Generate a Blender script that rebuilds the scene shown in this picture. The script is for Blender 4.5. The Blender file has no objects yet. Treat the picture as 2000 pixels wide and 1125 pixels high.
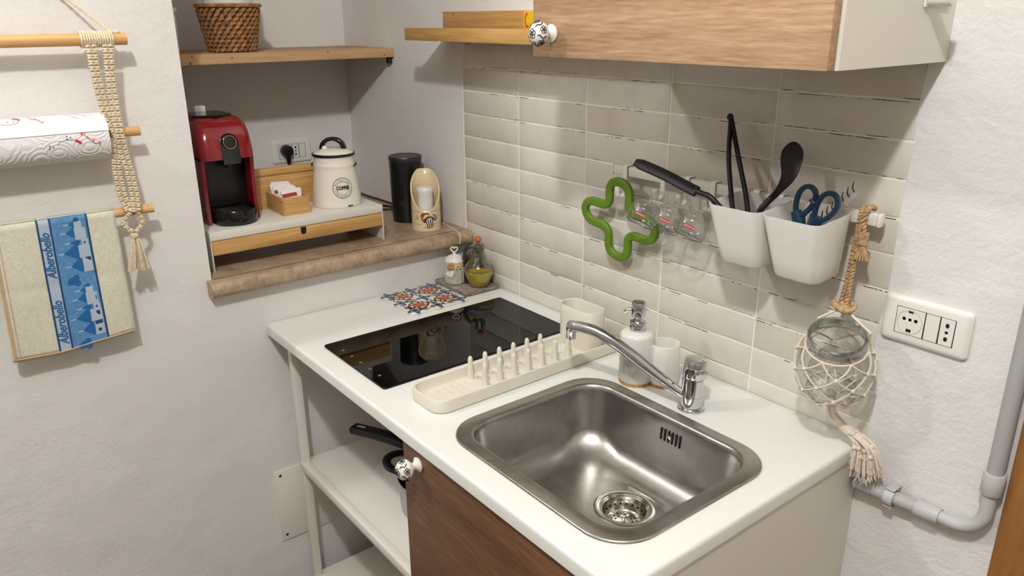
import bpy, bmesh, math, random
from mathutils import Vector, Matrix
random.seed(7)
sc = bpy.context.scene
C = sc.collection
R = math.radians

# ------------------------------------------------------------------ camera
cam = bpy.data.cameras.new('camera')
cam.sensor_width = 36; cam.sensor_fit = 'HORIZONTAL'; cam.lens = 36*1511.67/2000
cam.clip_start = .02
camo = bpy.data.objects.new('camera', cam); C.objects.link(camo)
_r = Vector((0.61785010, 0.78626236, -0.00726250))
_d = Vector((0.25604388, -0.20991672, -0.94359764))
_f = Vector((-0.74343983, 0.58114238, -0.33101474))
_m = Matrix((_r, -_d, -_f)).transposed().to_4x4()
_m.translation = Vector((1.82917, -1.26089, 1.63210))
camo.matrix_world = _m
sc.camera = camo

# ------------------------------------------------------------------ light
sc.view_settings.view_transform = 'Standard'
sc.view_settings.look = 'None'
sc.view_settings.gamma = 1.0
sc.view_settings.use_curve_mapping = False
sc.view_settings.exposure = 0.0
sc.cycles.use_denoising = True
sc.cycles.max_bounces = 10
sc.cycles.transparent_max_bounces = 24
sc.cycles.caustics_reflective = False
sc.cycles.caustics_refractive = False
sc.cycles.sample_clamp_indirect = 4.0
w = bpy.data.worlds.new('world'); sc.world = w; w.use_nodes = True
w.node_tree.nodes['Background'].inputs[0].default_value = (1, .95, .9, 1)
w.node_tree.nodes['Background'].inputs[1].default_value = .3

def lamp(name, loc, watts, rad, col):
    l = bpy.data.lights.new(name, 'POINT'); l.energy = watts; l.shadow_soft_size = rad; l.color = col
    o = bpy.data.objects.new(name, l); o.location = loc; C.objects.link(o)
    return o
lamp('ceiling_bulb', (1.75, -1.47, 2.80), 100, .055, (.995, 1, .995))
lamp('ceiling_bulb', (-.07, -1.88, 2.55), 42, .06, (1, .99, .975))

# ------------------------------------------------------------------ materials
def lin(c):
    out = []
    for v in c[:3]:
        v /= 255.0
        out.append(v/12.92 if v <= .04045 else ((v+.055)/1.055)**2.4)
    return (*out, 1)
MATS = {}
class NT:
    """small helper round a material's node tree"""
    def __init__(s, name):
        s.m = bpy.data.materials.new(name); s.m.use_nodes = True
        s.t = s.m.node_tree; s.b = s.t.nodes['Principled BSDF']; s.out = s.t.nodes['Material Output']
    def n(s, typ, **kw):
        nd = s.t.nodes.new(typ)
        for k, v in kw.items():
            if k.startswith('i_'):
                key = k[2:]; key = int(key) if key.isdigit() else key.replace('_', ' ')
                nd.inputs[key].default_value = v
            else: setattr(nd, k, v)
        return nd
    def l(s, a, b): s.t.links.new(a, b)
    def coord(s, kind='Object', scale=(1, 1, 1), rot=(0, 0, 0)):
        tc = s.n('ShaderNodeTexCoord'); mp = s.n('ShaderNodeMapping')
        mp.inputs['Scale'].default_value = scale; mp.inputs['Rotation'].default_value = rot
        s.l(tc.outputs[kind], mp.inputs[0]); return mp.outputs[0]
    def noise(s, vec, scale, detail=3, rough=.5, dist=0):
        nd = s.n('ShaderNodeTexNoise'); nd.inputs['Scale'].default_value = scale
        nd.inputs['Detail'].default_value = detail; nd.inputs['Roughness'].default_value = rough
        nd.inputs['Distortion'].default_value = dist
        s.l(vec, nd.inputs['Vector']); return nd.outputs['Fac']
    def ramp(s, fac, stops):
        r = s.n('ShaderNodeValToRGB'); cr = r.color_ramp
        while len(cr.elements) < len(stops): cr.elements.new(.5)
        for e, (p, c) in zip(cr.elements, stops):
            e.position = p; e.color = c if len(c) == 4 else lin(c)
        s.l(fac, r.inputs[0]); return r.outputs[0]
    def bump(s, h, strength, dist=.001, normal=None):
        b = s.n('ShaderNodeBump'); b.inputs['Strength'].default_value = strength; b.inputs['Distance'].default_value = dist
        s.l(h, b.inputs['Height'])
        if normal: s.l(normal, b.inputs['Normal'])
        s.l(b.outputs[0], s.b.inputs['Normal']); return b.outputs[0]
    def mix(s, fac, a, b, mode='MIX'):
        m = s.n('ShaderNodeMix'); m.data_type = 'RGBA'; m.blend_type = mode
        for sock, v in ((m.inputs[0], fac), (m.inputs[6], a), (m.inputs[7], b)):
            if isinstance(v, (int, float)): sock.default_value = v
            elif isinstance(v, tuple): sock.default_value = v
            else: s.l(v, sock)
        return m.outputs[2]
    def math(s, op, a, b=0.0):
        m = s.n('ShaderNodeMath'); m.operation = op
        for i, v in ((0, a), (1, b)):
            if isinstance(v, (int, float)): m.inputs[i].default_value = v
            else: s.l(v, m.inputs[i])
        return m.outputs[0]
def plain(name, col, rough=.5, metal=0, spec=.5, bump=0, bscale=200, sub=0, var=0, vscale=20, coat=0):
    t = NT(name); b = t.b
    b.inputs['Base Color'].default_value = lin(col); b.inputs['Roughness'].default_value = rough
    b.inputs['Metallic'].default_value = metal; b.inputs['Specular IOR Level'].default_value = spec
    b.inputs['Coat Weight'].default_value = coat
    if var or bump: v = t.coord()
    if var:
        n = t.noise(v, vscale, 4)
        lo = tuple(max(0, c*(1-var)) for c in col); hi = tuple(min(255, c*(1+var)) for c in col)
        t.l(t.ramp(n, [(.3, lo), (.7, hi)]), b.inputs['Base Color'])
    if bump: t.bump(t.noise(v, bscale, 3), bump)
    MATS[name] = t.m; return t.m

def plaster(name, col, col2):
    t = NT(name); v = t.coord()
    n0 = t.noise(v, 3.0, 4); t.l(t.ramp(n0, [(.35, col2), (.65, col)]), t.b.inputs['Base Color'])
    t.b.inputs['Roughness'].default_value = .75; t.b.inputs['Specular IOR Level'].default_value = .25
    a = t.noise(v, 95, 3, .55); c = t.noise(v, 14, 4, .5); d = t.noise(v, 320, 2)
    s = t.math('ADD', t.math('MULTIPLY', a, .7), t.math('MULTIPLY', c, 2.2))
    s = t.math('ADD', s, t.math('MULTIPLY', d, .15))
    t.bump(s, .6, .0034); MATS[name] = t.m; return t.m
plaster('plaster', (232, 229, 225), (226, 223, 219))
plain('ceiling_paint', (232, 229, 224), .9)
plain('floor_stone', (112, 98, 86), .6, var=.1, vscale=6)
plain('room_paint', (162, 156, 149), .85)
plain('grout', (246, 242, 233), .85, bump=.3, bscale=400)

def tile_mat():
    t = NT('tile_glaze'); v = t.coord()
    oi = t.n('ShaderNodeObjectInfo')
    add = t.n('ShaderNodeVectorMath'); add.operation = 'ADD'
    sc_ = t.n('ShaderNodeVectorMath'); sc_.operation = 'SCALE'; sc_.inputs['Scale'].default_value = 7.0
    cx = t.n('ShaderNodeCombineXYZ'); 
    for i in range(3): t.l(oi.outputs['Random'], cx.inputs[i])
    t.l(cx.outputs[0], sc_.inputs[0]); t.l(v, add.inputs[0]); t.l(sc_.outputs[0], add.inputs[1]); vv = add.outputs[0]
    n1 = t.noise(vv, 9, 5, .6); n2 = t.noise(vv, 45, 4, .6)
    base = t.ramp(n1, [(.3, (219, 214, 207)), (.55, (230, 226, 219)), (.75, (225, 226, 221))])
    tone = t.ramp(oi.outputs['Random'], [(0, (232, 228, 220)), (.5, (248, 246, 242)), (1, (238, 236, 232))])
    col = t.mix(1.0, base, tone, 'MULTIPLY')
    # worn brownish specks along the long edges
    sx = t.n('ShaderNodeSeparateXYZ'); t.l(v, sx.inputs[0])
    az = t.math('ABSOLUTE', sx.outputs[2]); edge = t.math('GREATER_THAN', t.math('ADD', az, t.math('MULTIPLY', n2, .0022)), .0294)
    st = t.n('ShaderNodeMapping'); st.inputs['Scale'].default_value = (.42, 1, .25); t.l(vv, st.inputs[0])
    n3 = t.noise(st.outputs[0], 70, 4, .7); n4 = t.noise(st.outputs[0], 16, 2); sp = t.math('MULTIPLY', t.math('GREATER_THAN', n3, .50), t.math('GREATER_THAN', n4, .54))
    mask = t.math('MULTIPLY', t.math('MULTIPLY', edge, sp), .85)
    col = t.mix(mask, col, lin((74, 54, 42)))
    t.l(col, t.b.inputs['Base Color'])
    t.b.inputs['Roughness'].default_value = .16; t.b.inputs['Specular IOR Level'].default_value = .45
    t.bump(t.math('ADD', t.math('MULTIPLY', n1, 2.2), t.math('MULTIPLY', n2, .25)), .28, .003)
    MATS['tile_glaze'] = t.m
tile_mat()

def wood(name, c0, c1, c2, scale=(1, 1, 1), grain=60, rough=.45, rot=(0, 0, 0), bump=.15, big=4, fine=.45):
    t = NT(name); v = t.coord('Object', scale, rot)
    n1 = t.noise(v, big, 4, .55, .6); n2 = t.noise(v, grain, 4, .65, .2)
    f = t.math('ADD', t.math('MULTIPLY', n1, 1-fine), t.math('MULTIPLY', n2, fine))
    t.l(t.ramp(f, [(.33, c0), (.5, c1), (.66, c2)]), t.b.inputs['Base Color'])
    t.b.inputs['Roughness'].default_value = rough; t.b.inputs['Specular IOR Level'].default_value = .35
    t.bump(n2, bump, .0006); MATS[name] = t.m; return t.m
# scale is small along the grain
wood('oak_front', (150, 118, 89), (182, 147, 115), (205, 173, 140), (.7, 4, 9.0), 20, .42, big=2.6, fine=.62)
wood('walnut_front', (80, 52, 34), (102, 70, 47), (122, 87, 60), (.9, 4, 7.0), 20, .42, big=2.4, fine=.55)
wood('bamboo_y', (172, 130, 76), (198, 154, 94), (214, 174, 116), (4, .5, 9), 16, .4, fine=.55)
wood('bamboo_x', (166, 124, 70), (192, 148, 88), (210, 168, 108), (.5, 4, 9), 16, .4, fine=.55)
wood('pine_y', (170, 130, 90), (192, 152, 110), (208, 172, 132), (4, .3, 6), 14, .55)
wood('rod_pine', (190, 142, 86), (212, 166, 108), (228, 188, 134), (6, .35, 6), 14, .5)
wood('dark_door', (118, 76, 36), (138, 92, 46), (156, 108, 58), (4, 4, .4), 16, .4)

def stone():
    t = NT('sill_stone'); v = t.coord()
    n1 = t.noise(v, 18, 6, .65, .5); n2 = t.noise(v, 90, 4, .7)
    f = t.math('ADD', t.math('MULTIPLY', n1, .6), t.math('MULTIPLY', n2, .4))
    t.l(t.ramp(f, [(.34, (126, 104, 82)), (.48, (163, 140, 114)), (.62, (184, 163, 137))]), t.b.inputs['Base Color'])
    t.b.inputs['Roughness'].default_value = .38; t.bump(n2, .12, .0008); MATS['sill_stone'] = t.m
stone()
plain('white_laminate', (229, 230, 224), .32, bump=.04, bscale=600)
plain('white_paint', (230, 226, 216), .4)
plain('white_metal', (226, 222, 212), .35)
plain('cabinet_side', (224, 218, 206), .4)
plain('white_plastic', (235, 233, 226), .3)
plain('bin_plastic', (238, 235, 228), .36, bump=.03, bscale=500)
plain('socket_grey', (205, 200, 192), .5)
plain('hole_black', (10, 9, 9), .8)
plain('black_plastic', (16, 15, 15), .35)
plain('black_nylon', (11, 11, 11), .5)
plain('black_gloss', (9, 9, 9), .1)
plain('frother_black', (14, 14, 15), .3)
plain('frother_lid', (38, 38, 40), .35)
plain('frother_logo', (66, 66, 68), .5)
plain('red_shell', (122, 6, 18), .18, coat=.5)
plain('silicone_cream', (222, 216, 202), .55)
plain('ceramic_white', (234, 230, 222), .16)
plain('enamel_white', (236, 229, 216), .14)
plain('enamel_black', (14, 13, 13), .15)
plain('cream_glaze', (228, 206, 168), .2)
plain('print_black', (30, 28, 28), .5)
plain('print_red', (196, 44, 46), .5)
plain('print_pink', (222, 96, 118), .6)
plain('print_grey', (120, 120, 128), .6)
plain('rooster_red', (158, 66, 34), .3)
plain('rooster_blue', (32, 36, 72), .3)
plain('cork', (172, 128, 76), .6, var=.1)
plain('chrome', (205, 205, 206), .07, metal=1)
plain('dark_metal', (70, 68, 66), .3, metal=1)
def steel():
    t = NT('brushed_steel'); v = t.coord('Object', (6, 60, 60))
    n = t.noise(v, 14, 4, .6); n2 = t.noise(t.coord(), 28, 5, .6)
    v3 = t.coord(); sp = t.math('MULTIPLY', t.math('GREATER_THAN', t.noise(v3, 210, 1), .72), t.math('GREATER_THAN', t.noise(v3, 9, 2), .57))
    t.l(t.mix(t.math('MULTIPLY', sp, .4), t.ramp(n2, [(.3, (166, 164, 159)), (.7, (186, 183, 178))]), lin((60, 54, 48))), t.b.inputs['Base Color'])
    t.b.inputs['Metallic'].default_value = 1
    r = t.n('ShaderNodeMapRange'); r.inputs['To Min'].default_value = .25; r.inputs['To Max'].default_value = .36
    t.l(n2, r.inputs['Value']); t.l(r.outputs[0], t.b.inputs['Roughness'])
    t.bump(n, .03, .0004); MATS['brushed_steel'] = t.m
steel()
plain('drain_steel', (190, 186, 180), .16, metal=1)
plain('pot_steel', (176, 174, 172), .25, metal=1)
plain('hob_glass', (3, 3, 3), .03, spec=.28)
plain('hob_mark', (92, 92, 94), .4)
plain('green_silicone', (96, 128, 24), .45)
plain('navy_handle', (20, 50, 74), .3)
plain('grey_steel', (150, 146, 142), .3, metal=1)
plain('comb_dark', (78, 66, 66), .45)
plain('conduit_grey', (168, 168, 166), .45)
plain('conduit_light', (186, 187, 185), .45)
plain('rope_jute', (176, 144, 104), .85, bump=.6, bscale=500, var=.18, vscale=160)
plain('cord_cream', (222, 206, 176), .9, bump=.5, bscale=600, var=.08, vscale=200)
plain('cord_net', (222, 208, 192), .9, bump=.4, bscale=600)
plain('paper_white', (240, 238, 236), .9)
plain('sugar_white', (236, 232, 230), .7)
plain('sugar_red', (170, 40, 52), .6)
plain('yellow_pack', (222, 178, 30), .4)
plain('orange_wood', (190, 98, 30), .35)
plain('salt_grey', (196, 192, 182), .3, var=.06, vscale=60)
plain('salt_white', (232, 228, 220), .25)
plain('ribbon', (212, 188, 146), .9, bump=.5, bscale=700)
plain('flower', (186, 142, 96), .9)
plain('tray_stone', (148, 134, 126), .3, var=.22, vscale=55)
plain('tray_edge', (120, 114, 106), .35, var=.3, vscale=90)
plain('wicker', (142, 100, 60), .7, var=.3, vscale=70, bump=.3, bscale=300)
plain('majolica_white', (232, 228, 220), .12)
plain('majolica_blue', (30, 44, 84), .15)
plain('majolica_black', (26, 26, 32), .15)
plain('majolica_orange', (206, 112, 62), .15)
plain('majolica_brown', (128, 60, 44), .15)
plain('majolica_sky', (130, 164, 206), .15)
plain('majolica_sand', (214, 186, 140), .15)
plain('towel_blue', (88, 138, 186), .9, bump=.4, bscale=500, var=.08, vscale=150)
plain('towel_dark', (30, 96, 156), .9, bump=.3, bscale=500)
plain('towel_navy', (34, 62, 104), .9)
plain('towel_pale', (176, 192, 206), .9, bump=.3, bscale=500)
plain('towel_hem', (206, 172, 136), .9, bump=.6, bscale=400)
def towel():
    t = NT('towel_cloth'); v = t.coord('Object', (1, 1, 1.0))
    n = t.noise(v, 120, 4, .65, 1.5); n2 = t.noise(v, 26, 3)
    t.l(t.ramp(n, [(.3, (208, 204, 180)), (.65, (228, 226, 206))]), t.b.inputs['Base Color'])
    t.b.inputs['Roughness'].default_value = .9
    t.bump(t.math('ADD', n, n2), .55, .002); MATS['towel_cloth'] = t.m
towel()
def paper_emboss():
    t = NT('paper_emboss'); v = t.coord()
    vo = t.n('ShaderNodeTexVoronoi'); vo.inputs['Scale'].default_value = 22; t.l(v, vo.inputs['Vector'])
    s = t.math('SINE', t.math('MULTIPLY', vo.outputs['Distance'], 46))
    t.b.inputs['Base Color'].default_value = lin((236, 233, 230)); t.b.inputs['Roughness'].default_value = .9
    t.bump(s, .45, .0012); MATS['paper_emboss'] = t.m
paper_emboss()
def thin_glass(name, col, tint=.96, rough=.02):
    t = NT(name); t.t.nodes.remove(t.b)
    tr = t.n('ShaderNodeBsdfTransparent'); tr.inputs[0].default_value = (*[c*tint for c in col], 1)
    gl = t.n('ShaderNodeBsdfGlossy'); gl.inputs['Roughness'].default_value = rough
    lw = t.n('ShaderNodeLayerWeight'); lw.inputs[0].default_value = .35
    f = t.math('MULTIPLY', t.math('POWER', lw.outputs['Facing'], 1.7), .85)
    f = t.math('ADD', f, .07)
    mx = t.n('ShaderNodeMixShader'); t.l(f, mx.inputs[0]); t.l(tr.outputs[0], mx.inputs[1]); t.l(gl.outputs[0], mx.inputs[2])
    t.l(mx.outputs[0], t.out.inputs[0]); MATS[name] = t.m
thin_glass('clear_glass', (.97, .985, .975))
thin_glass('smoke_glass', (.66, .68, .66))
thin_glass('handle_glass', (.42, .43, .42))
t = NT('olive_oil'); t.b.inputs['Base Color'].default_value = lin((206, 180, 16)); t.b.inputs['Transmission Weight'].default_value = .25
t.b.inputs['Roughness'].default_value = .05; t.b.inputs['IOR'].default_value = 1.2; MATS['olive_oil'] = t.m

# ------------------------------------------------------------------ mesh helpers
def vf_bm(bm):
    bm.verts.index_update()
    v = [tuple(x.co) for x in bm.verts]; f = [[x.index for x in p.verts] for p in bm.faces]; bm.free(); return v, f
def box(x0, x1, y0, y1, z0, z1, r=0, seg=2):
    bm = bmesh.new(); bmesh.ops.create_cube(bm, size=1)
    for v in bm.verts:
        v.co = Vector((x0 + (v.co.x+.5)*(x1-x0), y0 + (v.co.y+.5)*(y1-y0), z0 + (v.co.z+.5)*(z1-z0)))
    if r: bmesh.ops.bevel(bm, geom=bm.edges[:], offset=r, segments=seg, profile=.5, affect='EDGES', clamp_overlap=True)
    return vf_bm(bm)
def lathe(prof, n=32, c=(0, 0, 0), a0=0, zf=None):
    """prof: list of (r,z) bottom to top; r=0 ends close with a pole"""
    V = []; F = []; rings = []
    for r, z in prof:
        if r <= 1e-6: rings.append([len(V)]); V.append((c[0], c[1], c[2]+z))
        else:
            rings.append(list(range(len(V), len(V)+n)))
            for i in range(n):
                a = a0 + 2*math.pi*i/n; V.append((c[0]+r*math.cos(a), c[1]+r*math.sin(a), c[2]+z))
    for A, Bq in zip(rings, rings[1:]):
        if len(A) == 1 and len(Bq) == 1: continue
        for i in range(n):
            j = (i+1) % n
            if len(A) == 1: F.append([A[0], Bq[j], Bq[i]])
            elif len(Bq) == 1: F.append([A[i], A[j], Bq[0]])
            else: F.append([A[i], A[j], Bq[j], Bq[i]])
    return V, F
def loft(loops, cap0=True, cap1=True, closed=True):
    V = []; F = []; n = len(loops[0])
    for L in loops: V += [tuple(p) for p in L]
    m = n if closed else n-1
    for k in range(len(loops)-1):
        for i in range(m):
            j = (i+1) % n; F.append([k*n+i, k*n+j, (k+1)*n+j, (k+1)*n+i])
    if cap0: F.append(list(range(n))[::-1])
    if cap1: F.append([(len(loops)-1)*n+i for i in range(n)])
    return V, F
def frames(pts, closed=False):
    P = [Vector(p) for p in pts]; n = len(P); T = []
    for i in range(n):
        if closed: d = P[(i+1) % n]-P[i-1]
        else: d = P[min(i+1, n-1)]-P[max(i-1, 0)]
        T.append(d.normalized() if d.length > 1e-9 else Vector((0, 0, 1)))
    u = T[0].orthogonal().normalized(); out = []
    for i in range(n):
        u = (u - T[i]*u.dot(T[i]))
        u = u.normalized() if u.length > 1e-9 else T[i].orthogonal().normalized()
        out.append((P[i], T[i], u, T[i].cross(u)))
    return out
def tube(pts, r, n=8, closed=False, up=None, flat=None):
    """sweep; r scalar or list; flat=(w,h) half sizes with `up` as the h direction"""
    fr = frames(pts, closed); loops = []
    for k, (p, t, u, v) in enumerate(fr):
        rr = r[k] if isinstance(r, (list, tuple)) else r
        if up is not None:
            b = Vector(up); b = (b - t*b.dot(t)); b = b.normalized() if b.length > 1e-6 else u; a = b.cross(t)
            u, v = a, b
        w_, h_ = (flat if flat else (1, 1))
        L = []
        for i in range(n):
            a = 2*math.pi*(i+.5)/n
            cx, sy = math.cos(a), math.sin(a)
            if flat:   # soft rectangle
                e = .45; cx = math.copysign(abs(cx)**e, cx); sy = math.copysign(abs(sy)**e, sy)
            L.append(p + u*(cx*rr*w_) + v*(sy*rr*h_))
        loops.append(L)
    if closed: loops.append(loops[0]); return loft(loops, False, False)
    return loft(loops)
def rrect(cx, cy, w_, h_, r, z=0, seg=6):
    out = []
    for sx, sy, a0 in ((1, 1, 0), (-1, 1, 90), (-1, -1, 180), (1, -1, 270)):
        for i in range(seg+1):
            a = R(a0 + 90*i/seg)
            out.append((cx + sx*(w_/2-r) + r*math.cos(a), cy + sy*(h_/2-r) + r*math.sin(a), z))
    return out
def prism(poly, axis, d0, d1):
    """extrude a 2D polygon along axis ('x': poly=(y,z), 'y': poly=(x,z), 'z': poly=(x,y))"""
    def p3(p, d): return {'x': (d, p[0], p[1]), 'y': (p[0], d, p[1]), 'z': (p[0], p[1], d)}[axis]
    V, F = loft([[p3(p, d0) for p in poly], [p3(p, d1) for p in poly]]); return V, F
def ball(c, r, n=10, m=6, s=(1, 1, 1)):
    V, F = lathe([(r*math.sin(math.pi*k/m), -r*math.cos(math.pi*k/m)) for k in range(m+1)], n)
    return [(c[0]+v[0]*s[0], c[1]+v[1]*s[1], c[2]+v[2]*s[2]) for v in V], F
def xf(vf, M):
    return [tuple(M @ Vector(v)) for v in vf[0]], vf[1]
def arc(cx, cy, r, a0, a1, n=8):
    return [(cx+r*math.cos(R(a0+(a1-a0)*i/n)), cy+r*math.sin(R(a0+(a1-a0)*i/n))) for i in range(n+1)]
def bez(pts, n=24):
    """Catmull-Rom through pts"""
    P = [Vector(p) for p in pts]; P = [P[0]*2-P[1]]+P+[P[-1]*2-P[-2]]; out = []
    m = len(P)-3
    for k in range(m):
        a, b, c, d = P[k:k+4]; q = max(2, n//m)
        for i in range(q):
            s = i/q
            out.append(.5*((2*b)+(c-a)*s+(2*a-5*b+4*c-d)*s*s+(3*b-a-3*c+d)*s**3))
    out.append(P[-2]); return out

WOFF = {}
class Mesh:
    def __init__(s): s.V = []; s.F = []; s.MI = []; s.mats = []
    def add(s, vf, mat):
        if mat not in s.mats: s.mats.append(mat)
        k = s.mats.index(mat); o = len(s.V)
        s.V += vf[0]; s.F += [[i+o for i in f] for f in vf[1]]; s.MI += [k]*len(vf[1]); return s
    def obj(s, name, parent=None, smooth=40, origin=None, fixn=True):
        if parent is not None: off = WOFF[parent.name]
        elif origin is not None: off = Vector(origin)
        else:
            xs, ys, zs = zip(*s.V); off = Vector(((min(xs)+max(xs))/2, (min(ys)+max(ys))/2, min(zs)))
        me = bpy.data.meshes.new(name)
        me.from_pydata([tuple(Vector(v)-off) for v in s.V], [], s.F)
        for m in s.mats: me.materials.append(MATS[m])
        me.polygons.foreach_set('material_index', s.MI)
        if fixn:
            bm = bmesh.new(); bm.from_mesh(me); bmesh.ops.recalc_face_normals(bm, faces=bm.faces[:]); bm.to_mesh(me); bm.free()
        if smooth:
            me.shade_smooth(); me.set_sharp_from_angle(angle=R(smooth))
        me.update()
        o = bpy.data.objects.new(name, me); C.objects.link(o)
        if parent is not None: o.parent = parent
        else: o.location = off
        WOFF[o.name] = off
        return o
def one(name, vf, mat, parent=None, **kw): return Mesh().add(vf, mat).obj(name, parent, **kw)
def tag(o, label, cat, group=None):
    o['label'] = label; o['category'] = cat
    if group: o['group'] = group
    return o
def thing(name, label, cat, loc, group=None):
    o = bpy.data.objects.new(name, None); o.empty_display_size = .02; o.location = loc; C.objects.link(o)
    WOFF[o.name] = Vector(loc); return tag(o, label, cat, group)
def struct(o): o['kind'] = 'structure'; return o

def text_vf(s, size, align='CENTER', font=None, shear=0, bold=0):
    cu = bpy.data.curves.new('t', 'FONT'); cu.body = s; cu.size = size; cu.align_x = align; cu.align_y = 'CENTER'
    cu.shear = shear; cu.resolution_u = 3; cu.offset = bold
    o = bpy.data.objects.new('t', cu); C.objects.link(o)
    dg = bpy.context.evaluated_depsgraph_get(); me = bpy.data.meshes.new_from_object(o.evaluated_get(dg))
    V = [tuple(v.co) for v in me.vertices]; F = [list(p.vertices) for p in me.polygons]
    bpy.data.objects.remove(o); bpy.data.curves.remove(cu); bpy.data.meshes.remove(me)
    return V, F
def oncyl(vf, c, rfun, a0, off=.0005):
    """map flat (u,v) onto a vertical surface of revolution: u along +azimuth, v = height"""
    V = []
    for v in vf[0]:
        z = c[2]+v[1]; r = rfun(z)+off; a = a0 + v[0]/r
        V.append((c[0]+r*math.cos(a), c[1]+r*math.sin(a), z))
    return V, vf[1]
def stroke(pts, wd, closed=False):
    """flat ribbon in the uv plane"""
    P = [Vector((p[0], p[1])) for p in pts]; n = len(P); V = []; F = []
    for i in range(n):
        d = (P[(i+1) % n]-P[i-1]) if closed else (P[min(i+1, n-1)]-P[max(i-1, 0)])
        d = d.normalized() if d.length > 1e-9 else Vector((1, 0)); q = Vector((-d.y, d.x))*wd/2
        V += [(P[i].x+q.x, P[i].y+q.y, 0), (P[i].x-q.x, P[i].y-q.y, 0)]
    for i in range(n if closed else n-1):
        j = (i+1) % n; F.append([2*i, 2*i+1, 2*j+1, 2*j])
    return V, F
def poly(pts): return [(p[0], p[1], 0) for p in pts], [list(range(len(pts)))]
def ell(cx, cy, rx, ry, n=16, rot=0):
    c, s = math.cos(rot), math.sin(rot)
    return [(cx+rx*math.cos(2*math.pi*i/n)*c-ry*math.sin(2*math.pi*i/n)*s, cy+rx*math.cos(2*math.pi*i/n)*s+ry*math.sin(2*math.pi*i/n)*c) for i in range(n)]

# ================================================================== THE ROOM
ZC = .900           # worktop height
one('floor', box(-2.3, 3.3, -3.5, .2, -.1, 0), 'floor_stone')
one('ceiling', box(-2.3, 3.3, -3.5, .2, 2.95, 3.05), 'ceiling_paint')
struct(bpy.data.objects['floor']); struct(bpy.data.objects['ceiling'])
struct(one('wall_right', box(3.2, 3.3, -3.5, .2, 0, 2.95), 'room_paint'))
struct(one('wall_front', box(-2.2, 3.2, -3.5, -3.4, 0, 2.95), 'room_paint'))
struct(one('wall_far_left', box(-2.3, -2.2, -3.5, .2, 0, 2.95), 'room_paint'))
NX = -.70           # back of the niche
wl = Mesh()
wl.add(box(-.9, 0, -1.36, 0, 0, 1.002), 'plaster')
wl.add(box(-.9, 0, -1.36, -.745, 1.002, 2.95), 'plaster')
wl.add(box(-.9, 0, -.745, 0, 2.10, 2.95), 'plaster')
wl.add(box(-.9, NX, -.745, 0, 1.002, 2.10), 'plaster')
wl = struct(wl.obj('wall_left', smooth=0, origin=(0, 0, 0)))
# back wall: plaster round a tiled field; the tiles are parts of the wall
H = .0629; J0 = 1.566
JZ = [J0 - H*k for k in range(11)] + [ZC]
wb = Mesh()
wb.add(box(-2.2, -.002, 0, .2, 0, 2.95), 'plaster')
wb.add(box(-.002, 1.27, 0, .2, 0, .871), 'plaster')
wb.add(box(-.002, 1.27, 0, .2, 1.5685, 2.95), 'plaster')
wb.add(box(-.002, 1.27, .0009, .2, .871, 1.5685), 'grout')
edge = [1.2535, 1.252, 1.2545, 1.251, 1.2505, 1.2515, 1.2515, 1.2425, 1.2535, 1.257, 1.2555, 1.2555]
zs = [2.95, 1.5685] + [J0 - H*k for k in range(1, 11)] + [.871, 0]
xs = [1.256, 1.256] + edge[1:11] + [1.256, 1.256]
pl = [(3.2, 0), (3.2, 2.95)]
for k in range(len(zs)):
    pl.append((xs[k] + (random.uniform(-.0012, .0012) if 1 < k < 11 else 0), zs[k]))
    if 1 < k < 11:
        pl.append((xs[k]+random.uniform(-.002, .0025), zs[k]-.03))
wb.add(prism(pl, 'y', -.0016, .2), 'plaster')
wb = struct(wb.obj('wall_back', smooth=0, origin=(0, 0, 0)))
XE = [0.002, .25, .5, .75, 1.0, 1.25]
tmesh = {}
for r in range(11):
    for c in range(5):
        x0, x1 = XE[c], XE[c+1]
        if c == 4: x1 = edge[r+0]+.0005 if r < 12 else x1
        z1, z0 = JZ[r], JZ[r+1]
        g = .0017
        a, b = x0+(g if c else .001), x1-(g if c < 4 else .0005); lo = z0+g if r < 10 else z0+.0005; hi = z1-g
        key = (round(b-a, 4), round(hi-lo, 4))
        if key not in tmesh:
            bm = bmesh.new(); w_, h_ = b-a, hi-lo
            cxs = [-w_/2, -w_/2+.0022] + [-w_/2+w_*k/8 for k in range(1, 8)] + [w_/2-.0022, w_/2]
            czs = [-h_/2, -h_/2+.0022, h_/2-.0022, h_/2]
            vs = {}; nx = len(cxs)-1
            for i in range(nx+1):
                for j in range(4):
                    rimv = i in (0, nx) or j in (0, 3)
                    vs[i, j] = bm.verts.new((cxs[i], .0010 if rimv else 0, czs[j]+(random.uniform(-.0005, .0005) if j in (0, 3) else 0)))
            for i in range(nx):
                for j in range(3):
                    bm.faces.new((vs[i, j], vs[i+1, j], vs[i+1, j+1], vs[i, j+1]))
            ring = [vs[i, 0] for i in range(nx+1)] + [vs[nx, 1], vs[nx, 2]] + [vs[i, 3] for i in range(nx, -1, -1)] + [vs[0, 2], vs[0, 1]]
            back = [bm.verts.new((v.co.x, .0075, v.co.z)) for v in ring]
            for i in range(len(ring)):
                j = (i+1) % len(ring); bm.faces.new((ring[j], ring[i], back[i], back[j]))
            me = bpy.data.meshes.new('tile'); bm.to_mesh(me); bm.free(); me.materials.append(MATS['tile_glaze'])
            me.shade_smooth(); me.set_sharp_from_angle(angle=R(35)); tmesh[key] = me
        o = bpy.data.objects.new('tile', tmesh[key]); C.objects.link(o); o.parent = wb
        o.location = ((a+b)/2, -.0006+random.uniform(-.0005, .0002), (lo+hi)/2)
        o.rotation_euler = (random.uniform(-.006, .006), random.uniform(-.0012, .0012), random.uniform(-.0012, .0012))
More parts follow.
